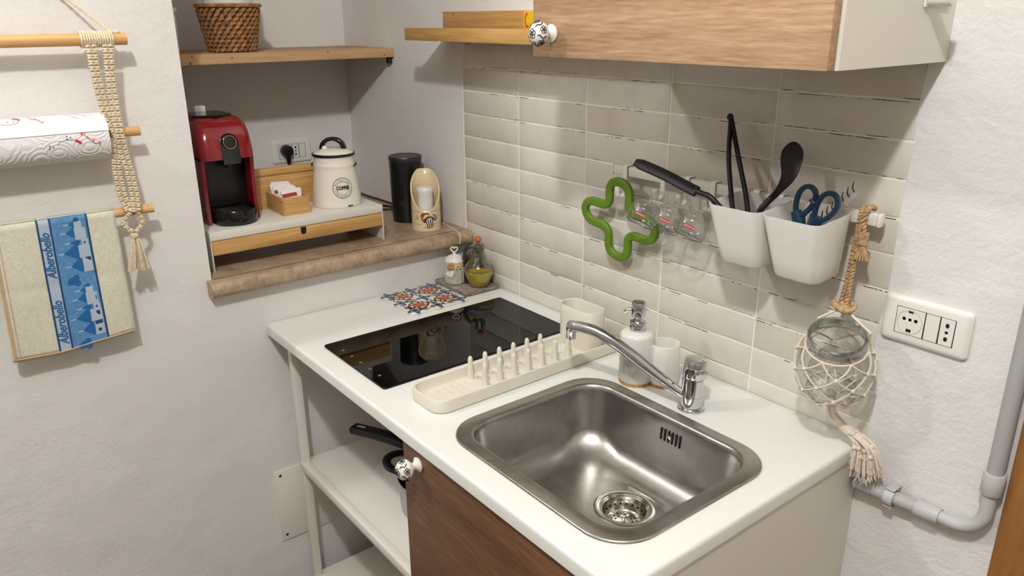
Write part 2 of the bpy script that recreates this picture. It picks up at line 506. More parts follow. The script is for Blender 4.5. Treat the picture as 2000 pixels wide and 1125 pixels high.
# stone ledge of the niche
sl = Mesh()
sl.add(box(NX, .003, -.744, -.001, 1.002, 1.042), 'sill_stone')
pr = [(0, 1.002)] + arc(.022, 1.020, .018, -90, 0, 6) + arc(.022, 1.024, .018, 0, 90, 6) + [(0, 1.042)]
sl.add(prism(pr, 'y', -.757, -.002), 'sill_stone')
struct(sl.obj('trim_1', smooth=50))
# wooden door jamb at the right
dj = Mesh().add(box(1.4875, 1.60, -.014, -.0016, 0, 2.1, .003), 'dark_door').add(box(1.60, 1.64, -.022, -.0016, 0, 2.1, .003), 'dark_door')
struct(dj.obj('door_1'))

# ================================================================== BASE UNITS
# worktop with a cut-out for the sink
X0, X1, Y0 = .003, 1.250, -.630
SX0, SX1, SY0, SY1 = .733, 1.200, -.580, -.183
def outer(ins, z, r=.010): return rrect((X0+X1)/2, (Y0-.001)/2, X1-X0-2*ins, -Y0-.001-2*ins, max(r-ins, .002), z, 6)
hole = lambda z: rrect((SX0+SX1)/2, (SY0+SY1)/2, SX1-SX0-.034, SY1-SY0-.034, .062, z, 6)
loops = [outer(0, ZC-.027), outer(0, ZC-.007), outer(.0009, ZC-.0037), outer(.0028, ZC-.001), outer(.006, ZC)]
wk = Mesh(); V, F = loft(loops, False, False); wk.add((V, F), 'white_laminate')
for z in (ZC, ZC-.027):
    bm = bmesh.new(); o_ = outer(.006 if z == ZC else 0, z); h_ = hole(z)
    ev = []
    for L in (o_, h_):
        vs = [bm.verts.new(p) for p in L]
        ev += [bm.edges.new((vs[i], vs[(i+1) % len(vs)])) for i in range(len(vs))]
    bmesh.ops.triangle_fill(bm, use_beauty=True, use_dissolve=False, edges=ev); wk.add(vf_bm(bm), 'white_laminate')
wk.add(loft([hole(ZC-.027), hole(ZC)], False, False), 'white_laminate')
tag(wk.obj('worktop', fixn=False, smooth=50), 'white laminate worktop with a rounded front edge, holding hob and sink', 'worktop')

# white metal frame unit with shelves
fr = thing('shelf_unit', 'white metal open frame unit with two shelves under the hob', 'shelf unit', (.355, -.3, .12))
FX0, FX1, FY0, FY1 = .060, .664, -.602, -.02
for (x, y) in ((FX0, FY0), (FX1-.022, FY0+.004), (FX0, FY1-.022), (FX1-.022, FY1-.022)):
    one('post', box(x, x+.020, y, y+.022, .12, .873, .002), 'white_metal', fr)
for z in (.516, .150):
    sh = one('shelf', box(FX0+.001, FX1-.001, FY0+.022, FY1, z-.014, z, .001), 'white_metal', fr)
    Mesh().add(box(FX0+.012, FX1-.022, FY0-.002, FY0+.022, z-.022, z+.001, .0015), 'white_metal') \
        .add(box(FX0+.021, FX1-.024, FY0+.024, FY0+.027, z, z+.0014), 'white_metal') \
        .add(box(FX0+.021, FX1-.024, FY0+.031, FY0+.033, z, z+.0009), 'white_metal').obj('shelf_rail', sh)
one('top_rail', box(FX0+.02, FX1-.022, FY1-.02, FY1, .853, .873, .002), 'white_metal', fr)
for (x, y) in ((FX0, FY0), (FX1-.022, FY0+.004), (FX0, FY1-.022), (FX1-.022, FY1-.022)):
    one('foot', lathe([(0, 0), (.012, 0), (.012, .03), (.008, .034), (.008, .1205), (0, .1205)], 12, (x+.01, y+.011, 0)), 'white_plastic', fr)

cb = thing('sink_cabinet', 'white sink base cabinet with a dark walnut door', 'cabinet', (.955, -.3, 0))
bd = Mesh()
bd.add(box(.666, .682, -.602, -.002, .10, .872), 'cabinet_side').add(box(1.231, 1.247, -.602, -.002, .0, .872), 'cabinet_side')
bd.add(box(.682, 1.231, -.602, -.002, .10, .116), 'cabinet_side').add(box(.682, 1.231, -.010, -.002, .116, .70), 'cabinet_side')
bd.obj('body', cb, smooth=0)
one('plinth', box(.67, 1.231, -.55, -.535, 0, .10), 'cabinet_side', cb)
dr = one('door', box(.668, 1.247, -.623, -.6035, .105, .866, .0012), 'walnut_front', cb)
def knob(parent, x, y, z):
    """white ceramic knob with black flowers, stem along +y"""
    M = Matrix.Translation((x, y, z)) @ Matrix.Rotation(R(90), 4, 'X') @ Matrix.Diagonal((1.16, 1.16, 1.42, 1))
    prof = [(0, .0), (.012, 0), (.013, .002), (.009, .004), (.006, .007), (.0065, .010), (.012, .013), (.0165, .017), (.0178, .0215), (.0165, .026), (.0115, .0305), (.006, .032), (0, .0325)]
    k = one('knob', xf(lathe(prof, 32), M), 'ceramic_white', parent)
    rr = lambda h: next((a[0]+(b[0]-a[0])*(h-a[1])/(b[1]-a[1]) for a, b in zip(prof[6:], prof[7:]) if a[1] <= h <= b[1]), 0)
    pr_ = Mesh()
    def onk(u, v):   # u azimuth, v 0(front pole)..1(back)
        ph = v*1.9; rx = .0178*math.sin(min(ph, 3.0)); h = .0212+.0115*math.cos(ph)
        return M @ Vector((rx*1.03*math.cos(u), rx*1.03*math.sin(u), h+.0002))
    def flower(u0, v0, s):
        for q in range(5):
            a = q*2*math.pi/5
            L = []
            for i in range(9):
                b = 2*math.pi*i/8; du = s*(.62*math.cos(a)+.40*math.cos(b)); dv = s*(.62*math.sin(a)+.40*math.sin(b))
                L.append(flatp(u0, v0, du, dv))
            pr_.add(tube(L, .00075, 5), 'print_black')
        pr_.add(tube([flatp(u0, v0, s*.3*math.cos(2*math.pi*i/8), s*.3*math.sin(2*math.pi*i/8)) for i in range(9)], .0011, 5), 'print_black')
    def flatp(u0, v0, du, dv):
        # local tangent offsets on the unit sphere round (u0,v0)
        ph = v0*1.9
        n_ = Vector((math.sin(ph)*math.cos(u0), math.sin(ph)*math.sin(u0), math.cos(ph)))
        e1 = Vector((-math.sin(u0), math.cos(u0), 0)); e2 = n_.cross(e1)
        q = (n_+e1*du+e2*dv).normalized()
        return M @ Vector((.0181*q.x, .0181*q.y, .0212+.0116*q.z))
    flower(0, 0, .42)
    for i in range(5): flower(R(20+72*i), .66, .34)
    for i in range(5):
        pr_.add(tube([flatp(R(56+72*i), .33+.09*k_, .12*math.sin(k_*1.5), 0) for k_ in range(6)], .0012, 5), 'print_black')
    p = pr_.obj('flower_print', k, fixn=False)
    return k
knob(dr, .724, -.623, .839)

# white cover plate on the left wall
cp = thing('cover_plate', 'white screwed cover plate low on the left wall behind the frame unit', 'plate', (.001, -.55, .25))
one('plate', box(.0005, .0045, -.655, -.437, .250, .471, .0012), 'white_paint', cp)
for (y, z) in ((-.640, .456), (-.640, .267), (-.452, .456), (-.455, .266)):
    one('screw', xf(lathe([(0, 0), (.0042, 0), (.003, .0012), (0, .0016)], 10), Matrix.Translation((.0045, y, z)) @ Matrix.Rotation(R(90), 4, 'Y')), 'hole_black', cp)

# ================================================================== HOB
hb = thing('hob', 'black glass two-zone hob set into the white worktop', 'hob', (.376, -.317, ZC))
g0 = lambda ins, z: rrect(.3766, -.317, .2895-2*ins, .524-2*ins, .008-ins, z, 5)
Mesh().add(loft([g0(0, ZC), g0(0, ZC+.0035), g0(.0012, ZC+.0046)]), 'hob_glass').obj('glass', hb)
for i in range(5): one('touch_mark', prism(ell(.29+.043*i, -.556, .004, .004, 12), 'z', ZC+.0046, ZC+.00475), 'hob_mark', hb)

# ================================================================== SINK
sk = thing('sink', 'stainless steel single-bowl sink set into the worktop', 'sink', (.9665, -.3815, .72))
cx, cy = (SX0+SX1)/2, (SY0+SY1)/2
def sl_(ins, z, r): return rrect(cx, cy, SX1-SX0-2*ins, SY1-SY0-2*ins, r, z, 10)
L = [sl_(0, ZC+.0003, .078), sl_(.0008, ZC+.0030, .0775), sl_(.003, ZC+.0042, .076), sl_(.020, ZC+.0038, .066), sl_(.0245, ZC+.0046, .064), sl_(.0275, ZC+.0038, .062), sl_(.0300, ZC+.0008, .060), sl_(.0318, ZC-.006, .059)]
for k in range(1, 7): L.append(sl_(.0318+.007*k/6, ZC-.006-.085*k/6, .059))
zb, rf = ZC-.142, .051
ins0 = .0388
for k in range(1, 11):
    a = R(90*k/10); L.append(sl_(ins0+rf*(1-math.cos(a)), ZC-.091-rf*math.sin(a), .059+.006*k))
DX, DY = .9785, -.330
n_ = len(L[0])
import itertools
base = L[-1]
def circ(r, z):
    # same vertex order as the rounded rectangle loop
    out = []
    for p in base:
        a = math.atan2(p[1]-DY, p[0]-DX); out.append((DX+r*math.cos(a), DY+r*math.sin(a), z))
    return out
zl = base[0][2]
for s in (.25, .5, .75):
    cc = circ(.058, zl-.004); L.append([tuple(b[i]*(1-s)+c_[i]*s for i in range(3)) for b, c_ in zip(base, cc)])
L.append(circ(.058, zl-.004))
Mesh().add(loft(L, False, False), 'brushed_steel').obj('bowl', sk, smooth=70)
zd = zl-.004
dn = one('drain', lathe([(.0445, -.004), (.0450, -.001), (.047, .0005), (.053, .0012), (.0575, .0008), (.060, -.0006)], 48, (DX, DY, zd)), 'drain_steel', sk)
one('drain_cup', lathe([(0, -.030), (.030, -.030), (.034, -.027), (.0395, -.010), (.0415, -.004), (.0450, -.002)], 40, (DX, DY, zd)), 'drain_steel', dn)
st = Mesh()
for i in range(20):
    a = 2*math.pi*i/20; st.add(xf(lathe([(0, 0), (.0021, 0), (.0021, .0008), (0, .0008)], 8), Matrix.Translation((DX+.0365*math.cos(a), DY+.0365*math.sin(a), zd-.0165)) @ Matrix.Rotation(a, 4, 'Z') @ Matrix.Rotation(R(-72), 4, 'Y')), 'hole_black')
for rr, nn in ((.024, 16), (.0165, 11)):
    for i in range(nn):
        a = 2*math.pi*(i+.3)/nn; st.add(lathe([(0, 0), (.0019, 0), (.0019, .0006), (0, .0006)], 8, (DX+rr*math.cos(a), DY+rr*math.sin(a), zd-.0301)), 'hole_black')
st = st.obj('strainer_holes', dn); st['kind'] = 'stuff'
one('strainer_ring', lathe([(.0275, -.0295), (.0285, -.028), (.0300, -.0265), (.0312, -.0285)], 40, (DX, DY, zd)), 'drain_steel', dn)
one('strainer_knob', lathe([(.004, -.030), (.004, -.020), (.009, -.018), (.0095, -.014), (.006, -.011), (0, -.0105)], 20, (DX, DY, zd)), 'drain_steel', dn)
yb = SY1-.0345
for i in range(6):
    x = .962+.0092*i
    one('overflow_slot', xf(box(-.0019, .0019, -.0006, .0012, -.0125, .0125, .0005, 1), Matrix.Translation((x, yb-.0012, ZC-.034)) @ Matrix.Rotation(R(-3), 4, 'X')), 'hole_black', sk)
one('overflow_screw', xf(lathe([(0, 0), (.0042, 0), (.0036, .0016), (0, .0022)], 14), Matrix.Translation((.985, yb-.0016, ZC-.033)) @ Matrix.Rotation(R(90), 4, 'X')), 'chrome', sk)

# ================================================================== FAUCET
FX, FY = .972, -.145
fc = thing('faucet', 'chrome single-lever kitchen tap with a long swivel spout behind the sink', 'faucet', (FX, FY, ZC))
one('base_ring', lathe([(0, 0), (.0265, 0), (.0270, .0025), (.0255, .005), (.0225, .006), (0, .006)], 36, (FX, FY, ZC)), 'chrome', fc)
one('body', lathe([(0, .005), (.0205, .006), (.0208, .030), (.0200, .0305), (.0200, .0315), (.0208, .032), (.0208, .066), (.0196, .0665), (.0196, .0685), (0, .0685)], 36, (FX, FY, ZC)), 'chrome', fc)
Mt = Matrix.Translation((FX, FY, ZC+.069)) @ Matrix.Rotation(R(-6), 4, Vector((.79, -.62, 0)))
lv = one('lever_cap', xf(lathe([(0, 0), (.0212, 0), (.0224, .004), (.0228, .018), (.0226, .032), (.0205, .037), (.014, .0385), (0, .039)], 36), Mt), 'chrome', fc)
one('lever_lip', xf(box(-.0145, .0145, -.0255, -.0195, .004, .021, .0025, 2), Mt @ Matrix.Rotation(R(70), 4, 'Z')), 'chrome', lv)
sp = bez([(.968, -.149, .920), (.948, -.161, .935), (.909, -.183, .963), (.862, -.209, .998), (.825, -.230, 1.022), (.796, -.245, 1.0345), (.770, -.260, 1.0385), (.755, -.2685, 1.0375)], 42)
rs = [.0080+.0042*min(1, i/14) - .0010*max(0, (i-24)/18) for i in range(len(sp))]
one('spout', tube(sp, rs, 16), 'chrome', fc)
one('outlet', xf(lathe([(0, -.0255), (.0085, -.0255), (.0105, -.0245), (.0107, -.011), (.0112, -.010), (.0112, .006), (.0085, .0105), (0, .011)], 24), Matrix.Translation((.7555, -.268, 1.0365)) @ Matrix.Rotation(R(5), 4, 'Y')), 'chrome', fc)

# ================================================================== DISH RACK
rk = thing('dish_rack', 'cream silicone dish drying tray with pegs and a cup at its end', 'dish rack', (.632, -.305, ZC))
RX, RY, RW, RL = .6335, -.3005, .114, .512
def rl(ins, z, r=.032): return rrect(RX, RY, RW-2*ins, RL-2*ins, max(r-ins, .004), z, 7)
tr = one('tray', loft([rl(.004, ZC+.0003), rl(.001, ZC+.002), rl(0, ZC+.006), rl(0, ZC+.025), rl(.0015, ZC+.0275), rl(.004, ZC+.028), rl(.0062, ZC+.0268), rl(.0075, ZC+.010), rl(.010, ZC+.007)]), 'silicone_cream', rk)
for i in range(7):
    y = -.519+.0175*i
    if y < -.41: one('rib', box(RX-.034, RX+.034, y-.0022, y+.0022, ZC+.007, ZC+.0092, .001), 'silicone_cream', tr)
pegp = [(0, 0), (.0086, 0), (.0074, .006), (.0066, .018), (.0056, .036), (.0050, .046), (.0038, .0505), (.0016, .0525), (0, .0528)]
pm = {}
for row, x in ((0, RX-.031), (1, RX+.016)):
    for i in range(7):
        y = -.415+.0385*i+(0 if row == 0 else .004)
        if row == 0 and i == 6: continue
        if not pm:
            p0 = one('peg', lathe(pegp, 14, (x, y, ZC+.0068)), 'silicone_cream', tr); pm['m'] = (p0.data, Vector((x, y, 0)))
        else:
            q = bpy.data.objects.new('peg', pm['m'][0]); C.objects.link(q); q.parent = tr
            q.location = Vector((x, y, 0))-pm['m'][1]; WOFF[q.name] = WOFF[tr.name]
    for i in range(6):
        one('groove_bar', box(RX-.034, RX+.034, -.397+.0385*i-.002, -.397+.0385*i+.002, ZC+.007, ZC+.009, .0008, 1), 'silicone_cream', tr) if row == 0 else None
def cl(ins, z): return rrect(.6150, -.106, .122-2*ins, .062-2*ins, .0305-ins, z, 8)
one('cutlery_cup', loft([cl(.002, ZC+.007), cl(0, ZC+.012), cl(.0005, ZC+.070), cl(.001, ZC+.1005), cl(.0026, ZC+.1025), cl(.0045, ZC+.1015), cl(.0055, ZC+.098), cl(.006, ZC+.02), cl(.010, ZC+.014)]), 'silicone_cream', rk)

# ================================================================== SOAP DISPENSER SET
dp = thing('soap_set', 'white ceramic soap dispenser joined to a tumbler on a cork base', 'soap dispenser', (.83, -.13, ZC))
A, Bc, ra, rb = (.818, -.140), (.862, -.103), .0355, .0315
def eight(ra_, rb_, z):
    pts = []
    n = 20; d = Vector((Bc[0]-A[0], Bc[1]-A[1])); th = math.atan2(d.y, d.x); D = d.length
    xk = (D*D+ra_*ra_-rb_*rb_)/(2*D); ya = math.sqrt(max(1e-9, ra_*ra_-xk*xk)); aa = math.atan2(ya, xk); ab = math.atan2(ya, xk-D)
    for i in range(n+1):
        a = th+aa+(2*math.pi-2*aa)*i/n; pts.append((A[0]+ra_*math.cos(a), A[1]+ra_*math.sin(a), z))
    for i in range(1, n):
        a = th-ab+(2*ab)*i/n; pts.append((Bc[0]+rb_*math.cos(a), Bc[1]+rb_*math.sin(a), z))
    return pts
one('cork_base', loft([eight(ra, rb, ZC), eight(ra, rb, ZC+.0055)]), 'cork', dp)
one('bottle', lathe([(0, .0055), (ra-.002, .0055), (ra, .008), (ra, .104), (ra-.001, .1085), (ra-.004, .1125), (ra-.009, .1145), (.014, .1165), (.0125, .118), (0, .118)], 40, (*A, ZC)), 'ceramic_white', dp)
one('tumbler', lathe([(0, .0055), (rb-.002, .0055), (rb, .008), (rb, .090), (rb-.0012, .0925), (rb-.003, .0925), (rb-.0045, .089), (rb-.0045, .012), (0, .010)], 40, (*Bc, ZC)), 'ceramic_white', dp)
pp = one('pump', lathe([(0, .1165), (.0165, .1165), (.0170, .118), (.0170, .1345), (.0160, .136), (.0095, .137), (.0088, .142), (.0088, .146), (.0142, .147), (.0148, .149), (.0148, .176), (.0135, .1785), (.010, .1795), (0, .180)], 32, (*A, ZC)), 'chrome', dp)
one('pump_nozzle', tube([(A[0]-.006, A[1]-.004, ZC+.160), (A[0]-.018, A[1]-.010, ZC+.159), (A[0]-.026, A[1]-.014, ZC+.153)], .0042, 10), 'chrome', pp)

# ================================================================== UPPER CABINET, LEDGE
uc = thing('wall_cabinet', 'white wall cabinet with an oak-look door above the tiles', 'cabinet', (.965, -.16, 1.563))
UX0, UX1 = .695, 1.2815
Mesh().add(box(UX0, UX0+.016, -.300, -.002, 1.5635, 2.1), 'cabinet_side').add(box(UX1-.016, UX1, -.302, -.002, 1.5635, 2.1), 'cabinet_side') \
    .add(box(UX0+.016, UX1-.016, -.300, -.002, 1.566, 1.582), 'cabinet_side').add(box(UX0+.016, UX1-.016, -.300, -.002, 2.084, 2.1), 'cabinet_side') \
    .add(box(UX0+.016, UX1-.016, -.012, -.002, 1.582, 2.084), 'cabinet_side').obj('body', uc, smooth=0)
ud = one('door', box(UX0+.001, UX1-.004, -.3225, -.3045, 1.5635, 2.1, .0012), 'oak_front', uc)
knob(ud, UX0+.054, -.3225, 1.604)
hk = thing('adhesive_hook', 'white round hook stuck on the side of the wall cabinet', 'hook', (UX1, -.09, 1.64))
one('plate', box(UX1+.0003, UX1+.004, -.104, -.030, 1.640, 1.70, .0015), 'white_plastic', hk)
one('peg', xf(lathe([(0, 0), (.0105, 0), (.012, .002), (.012, .028), (.0105, .031), (0, .0315)], 24), Matrix.Translation((UX1+.0035, -.092, 1.6525)) @ Matrix.Rotation(R(90), 4, 'Y')), 'white_plastic', hk)

ld = thing('picture_ledge', 'bamboo picture ledge on the wall left of the wall cabinet', 'shelf', (.28, -.06, 1.574))
LX0, LX1 = -.069, .694
one('back_board', box(LX0, LX1, -.013, -.0015, 1.586, 1.646, .001), 'bamboo_x', ld)
one('base_board', box(LX0, LX1, -.125, -.0015, 1.574, 1.586, .001), 'bamboo_x', ld)
one('front_lip', box(LX0, LX1, -.137, -.125, 1.574, 1.606, .001), 'bamboo_x', ld)
one('screw_slot', box(-.017, -.015, -.0135, -.0125, 1.6365, 1.6425), 'hole_black', ld)
yp = thing('yellow_packet', 'yellow packet with a red stripe standing on the bamboo ledge', 'packet', (.44, -.07, 1.586))
one('packet', box(.384, .444, -.094, -.062, 1.5866, 1.6446, .004), 'yellow_pack', yp)
sv = stroke(arc(0, 0, .011, 80, 300, 10), .004)
one('red_stripe', ([tuple(Vector((.400, -.0946, 1.624))+Vector((v[0]*.7, 0, v[1]*1.25))) for v in sv[0]], sv[1]), 'print_red', yp)

# ================================================================== NICHE
ns = thing('niche_shelf', 'pine plank shelf fixed across the wall niche', 'shelf', (-.53, -.37, 1.515))
pk = one('plank', box(NX+.002, -.367, -.7435, -.0015, 1.516, 1.543, .0015), 'pine_y', ns)
kn = Mesh()
for (y, z, r_) in ((-.61, 1.538, .0035), (-.617, 1.521, .0045), (-.505, 1.531, .0035), (-.222, 1.537, .003), (-.20, 1.532, .0016), (-.035, 1.523, .0028)):
    kn = one('knot', xf(lathe([(0, 0), (r_, 0), (r_*.8, .0004), (0, .0005)], 10), Matrix.Translation((-.367, y, z)) @ Matrix.Rotation(R(90), 4, 'Y')), 'wicker', pk)
one('bracket', box(-.396, -.379, -.0155, -.0015, 1.496, 1.516, .003), 'dark_metal', ns)

# woven basket and what stands in it
bk = thing('wicker_basket', 'brown woven wicker basket standing on the niche shelf', 'basket', (-.475, -.462, 1.543))
BC = (-.475, -.462, 1.5435); bR = lambda h: .064+.022*h/.126
one('liner', lathe([(0, .002), (bR(0)-.004, .002), (bR(.126)-.006, .124), (bR(.126)-.0075, .124), (bR(0)-.006, .006), (0, .006)], 28, BC), 'wicker', bk)
wv = Mesh(); nc = 26
for row in range(10):
    h = .007+.0115*row
    for i in range(nc):
        a = 2*math.pi*(i+.5*(row % 2))/nc; r_ = bR(h)
        M = Matrix.Translation((BC[0]+r_*math.cos(a), BC[1]+r_*math.sin(a), BC[2]+h)) @ Matrix.Rotation(a, 4, 'Z') @ Matrix.Rotation(R(28), 4, 'X')
        wv.add(xf(ball((0, 0, 0), 1, 6, 4, (.0035, r_*.155, .0052)), M), 'wicker')
wv = wv.obj('weave', bk); wv['kind'] = 'stuff'
one('rim', lathe([(bR(.126)-.005, .118), (bR(.126)+.004, .119), (bR(.126)+.005, .124), (bR(.126)+.002, .128), (bR(.126)-.006, .127)], 36, BC), 'wicker', bk)
tag(one('white_canister', lathe([(0, .007), (.052, .007), (.058, .03), (.0665, .115), (.067, .17), (.066, .22), (.062, .225), (0, .226)], 32, BC), 'ceramic_white'), 'white round pot standing inside the wicker basket', 'pot')
tag(one('white_jar', lathe([(0, 0), (.045, 0), (.047, .003), (.047, .104), (.051, .106), (.052, .112), (.050, .118), (0, .12)], 32, (-.50, -.647, 1.5435)), 'ceramic_white'), 'white jar at the left end of the niche shelf, half hidden by the wall', 'jar')

# riser with a bamboo drawer on the stone ledge
ZS = 1.042; ZT = 1.142
rs_ = thing('monitor_riser', 'white metal riser with a bamboo drawer standing on the stone ledge', 'riser', (-.18, -.483, ZS))
OX0, OX1, OY0, OY1 = -.310, -.050, -.721, -.246
one('top', Mesh() and box(OX0, OX1, OY0, OY1, ZT-.0215, ZT, .0015), 'white_metal', rs_)
for y in (OY0, OY1-.003): one('side_panel', box(OX0+.02, OX1, y, y+.003, ZS, ZT-.0215, .0005, 1), 'white_metal', rs_)
dw = one('drawer', box(OX0+.02, OX1+.0015, OY0+.004, OY1-.004, ZT-.058, ZT-.0232, .001), 'bamboo_y', rs_)
nt = arc(0, 0, .0075, 180, 360, 10)
one('finger_notch', prism([(-.4825+p[0], ZT-.0355+p[1]) for p in nt]+[(-.475, ZT-.0235), (-.49, ZT-.0235)], 'x', OX1+.0012, OX1+.0019), 'hole_black', dw)

# coffee machine
cm = thing('coffee_machine', 'red and black capsule coffee machine standing on the white riser', 'coffee machine', (-.2, -.63, ZT))
MY0, MY1 = -.697, -.566; MYC = (MY0+MY1)/2
def mprof(front, back=-.300):
    return front
# red shell: side profile in (x,z), lofted across the width with rounded shoulders
side = [(-.305, 0), (-.305, .225)] + [(-.305+.025*(1-math.cos(R(a))), .225+.030*math.sin(R(a))) for a in (30, 60, 90)] + [(-.22, .2595)] + \
       [(-.165, .2570), (-.138, .248), (-.122, .232), (-.113, .210), (-.108, .180), (-.1065, .162), (-.120, .160), (-.20, .163), (-.20, .0)]
loops = []
for s, ins, dz in ((0, .012, .016), (.03, .006, .009), (.09, .001, .002), (.18, 0, 0), (.5, 0, .0015), (.82, 0, 0), (.91, .001, .002), (.97, .006, .009), (1, .012, .016)):
    y = MY0+(MY1-MY0)*s; L_ = []
    for (x, z) in side:
        zz = z-(dz if z > .2 else 0); xx = x-(ins if x > -.16 else 0)
        L_.append((xx, y, ZT+max(zz, 0)))
    loops.append(L_)
one('shell', loft(loops), 'red_shell', cm, smooth=60)
for y, s in ((MY0, 1), (MY1, -1)):
    pf = [(-.30, 0), (-.30, .17), (-.120, .165), (-.126, .12), (-.128, .05), (-.122, .0)]
    one('side_cheek', prism([(x, ZT+z) for x, z in pf], 'y', y, y+s*.009), 'red_shell', cm)
one('recess_panel', box(-.199, -.170, MY0+.009, MY1-.009, ZT+.0, ZT+.161, .004), 'black_plastic', cm)
one('top_lid', loft([[(x, y, ZT+z) for x, y in ((-.285, MY0+.022), (-.20, MY0+.016), (-.172, MYC), (-.20, MY1-.016), (-.285, MY1-.022))] for z in (.2575, .263)]), 'black_gloss', cm)
one('tank_grip', box(-.304, -.285, MYC-.014, MYC+.014, ZT+.252, ZT+.277, .004), 'salt_white', cm)
# button plate following the front of the hood
bpv = [(y, z) for y, z in arc(0, .203, .0215, 0, 180, 12)] + [(-.022, .160), (-.021, .150), (.021, .150), (.022, .160)]
hoodx = lambda z: (-.1085 if z < .18 else -.1085-.0075*((z-.18)/.03)**1.3)
bl = []
for off in (-.006, .0060):
    bl.append([(hoodx(z)+off, MYC+.006+y, ZT+z) for y, z in bpv])
pt = one('button_plate', loft(bl), 'black_gloss', cm)
RM = Matrix.Translation((-.1078, MYC+.006, ZT+.203)) @ Matrix.Rotation(R(76), 4, 'Y')
one('button_ring', xf(lathe([(.0135, 0), (.0150, .0028), (.0165, .0028), (.0172, 0)], 28), RM), 'chrome', pt)
one('button', xf(lathe([(0, 0), (.0134, 0), (.0130, .0018), (0, .0024)], 24), RM), 'black_plastic', pt)
one('spout', lathe([(0, 0), (.010, 0), (.013, .006), (.016, .022), (0, .022)], 20, (-.135, MYC+.006, ZT+.139)), 'black_plastic', cm)
tb = [(-.172, MY0+.012)] + [(-.122+.052*math.cos(R(a)), MYC+.003+.054*math.sin(R(a))) for a in range(-78, 79, 12)] + [(-.172, MY1-.009)]
def tb_(k, z): return [(-.13+(x+.13)*k, MYC+(y-MYC)*k, ZT+z) for x, y in tb]
dt = one('drip_tray', loft([tb_(.97, 0.0005), tb_(1, .004), tb_(1, .034), tb_(.97, .037), tb_(.93, .037), tb_(.92, .031)]), 'black_gloss', cm)
for i in range(7): one('grate_bar', box(-.150+.0105*i, -.146+.0105*i, MYC-.036, MYC+.040, ZT+.031, ZT+.0335, .0006, 1), 'black_plastic', dt)

# bamboo board behind, sugar box
bb = thing('bamboo_board', 'bamboo board with a grooved top standing behind the sugar box', 'board', (-.218, -.45, ZT))
one('panel', box(-.223, -.211, -.555, -.300, ZT+.0005, ZT+.0895, .001), 'bamboo_y', bb)
one('top_rail', box(-.226, -.207, -.555, -.300, ZT+.0895, ZT+.108, .0015), 'bamboo_y', bb)
sg = thing('sugar_box', 'small open bamboo box full of sugar sachets on the white riser', 'box', (-.145, -.475, ZT))
GX0, GX1, GY0, GY1, GH = -.204, -.093, -.513, -.438, .047
one('floor_panel', box(GX0, GX1, GY0, GY1, ZT+.0003, ZT+.005), 'bamboo_y', sg)
one('side', box(GX0, GX1, GY0, GY0+.005, ZT+.005, ZT+GH, .0008), 'bamboo_x', sg)
one('side', box(GX0, GX1, GY1-.005, GY1, ZT+.005, ZT+GH, .0008), 'bamboo_x', sg)
one('end', box(GX0, GX0+.005, GY0+.005, GY1-.005, ZT+.005, ZT+GH, .0008), 'bamboo_y', sg)
one('end', box(GX1-.005, GX1, GY0+.005, GY1-.005, ZT+.005, ZT+GH, .0008), 'bamboo_y', sg)
where = ['rearmost', 'second from the back', 'third from the back', 'middle', 'third from the front', 'second from the front', 'frontmost']
for i in range(7):
    x = -.190+.0135*i; y = -.4765+.0018*(i % 3-1); lean = R(-16-2*(i % 2)); hh = .060+(.006 if i in (0, 1, 3) else 0)
    M = Matrix.Translation((x+.006, y, ZT+.0075)) @ Matrix.Rotation(lean, 4, 'Y') @ Matrix.Rotation(R((-4, 5, -2, 6, 2, -6, 3)[i]), 4, 'X')
    s_ = thing('sugar_sachet', f'paper sugar sachet in the bamboo box, {where[i]} of the seven', 'sachet', (x, y, ZT+.0052), 'sugar sachets in the bamboo box')
    one('paper', xf(box(-.0018, .0018, -.025, .025, 0, hh, .0007, 1), M), 'sugar_white', s_)
    one('red_print', xf(box(.0018, .0020, -.024+.004*(i % 3), .017+.003*(i % 2), hh-.021, hh-.011), M), 'sugar_red', s_)

# enamel coffee canister
CN = (-.142, -.337, ZT)
cn = thing('coffee_canister', 'white enamel coffee canister with black-rimmed lid on the riser', 'canister', CN)
cprof = [(0, .0004), (.0655, .0004), (.0672, .003), (.0675, .008), (.0660, .025), (.0610, .070), (.0565, .102), (.0562, .106), (.0575, .110), (.0575, .113), (.0555, .117), (.0545, .121), (.0545, .137)]
one('body', lathe(cprof, 48, CN), 'enamel_white', cn)
ldd = one('lid', lathe([(.0535, .137), (.0560, .1375), (.0560, .141), (.050, .1475), (.036, .1535), (.020, .1560), (0, .1565)], 48, CN), 'enamel_white', cn)
one('lid_rim', lathe([(.0545, .1365), (.0578, .137), (.0585, .140), (.0578, .143), (.0555, .1435)], 48, CN), 'enamel_black', ldd)
hd = Vector((.62, .79, 0)); hp = []
for i in range(13):
    a = R(180*i/12); q = Vector(CN)+hd*(-.030*math.cos(a))+Vector((0, 0, .149+.031*math.sin(a)**.8)); hp.append(q)
one('handle', tube(hp, [.0062+.0022*abs(math.cos(R(180*i/12))) for i in range(13)], 12, up=Vector((.79, -.62, 0)), flat=(.75, 1.5)), 'enamel_black', ldd)
one('handle_foot', ball(tuple(Vector(CN)-hd*.020+Vector((.006, -.006, .156))), .008, 12, 8, (1, 1, .9)), 'enamel_white', ldd)
rfun = lambda z: next((a[0]+(b[0]-a[0])*(z-ZT-a[1])/(b[1]-a[1]) for a, b in zip(cprof[3:], cprof[4:]) if a[1] <= z-ZT <= b[1]), .06)
LC = (CN[0], CN[1], ZT+.055); la = R(-9)
pb = Mesh()
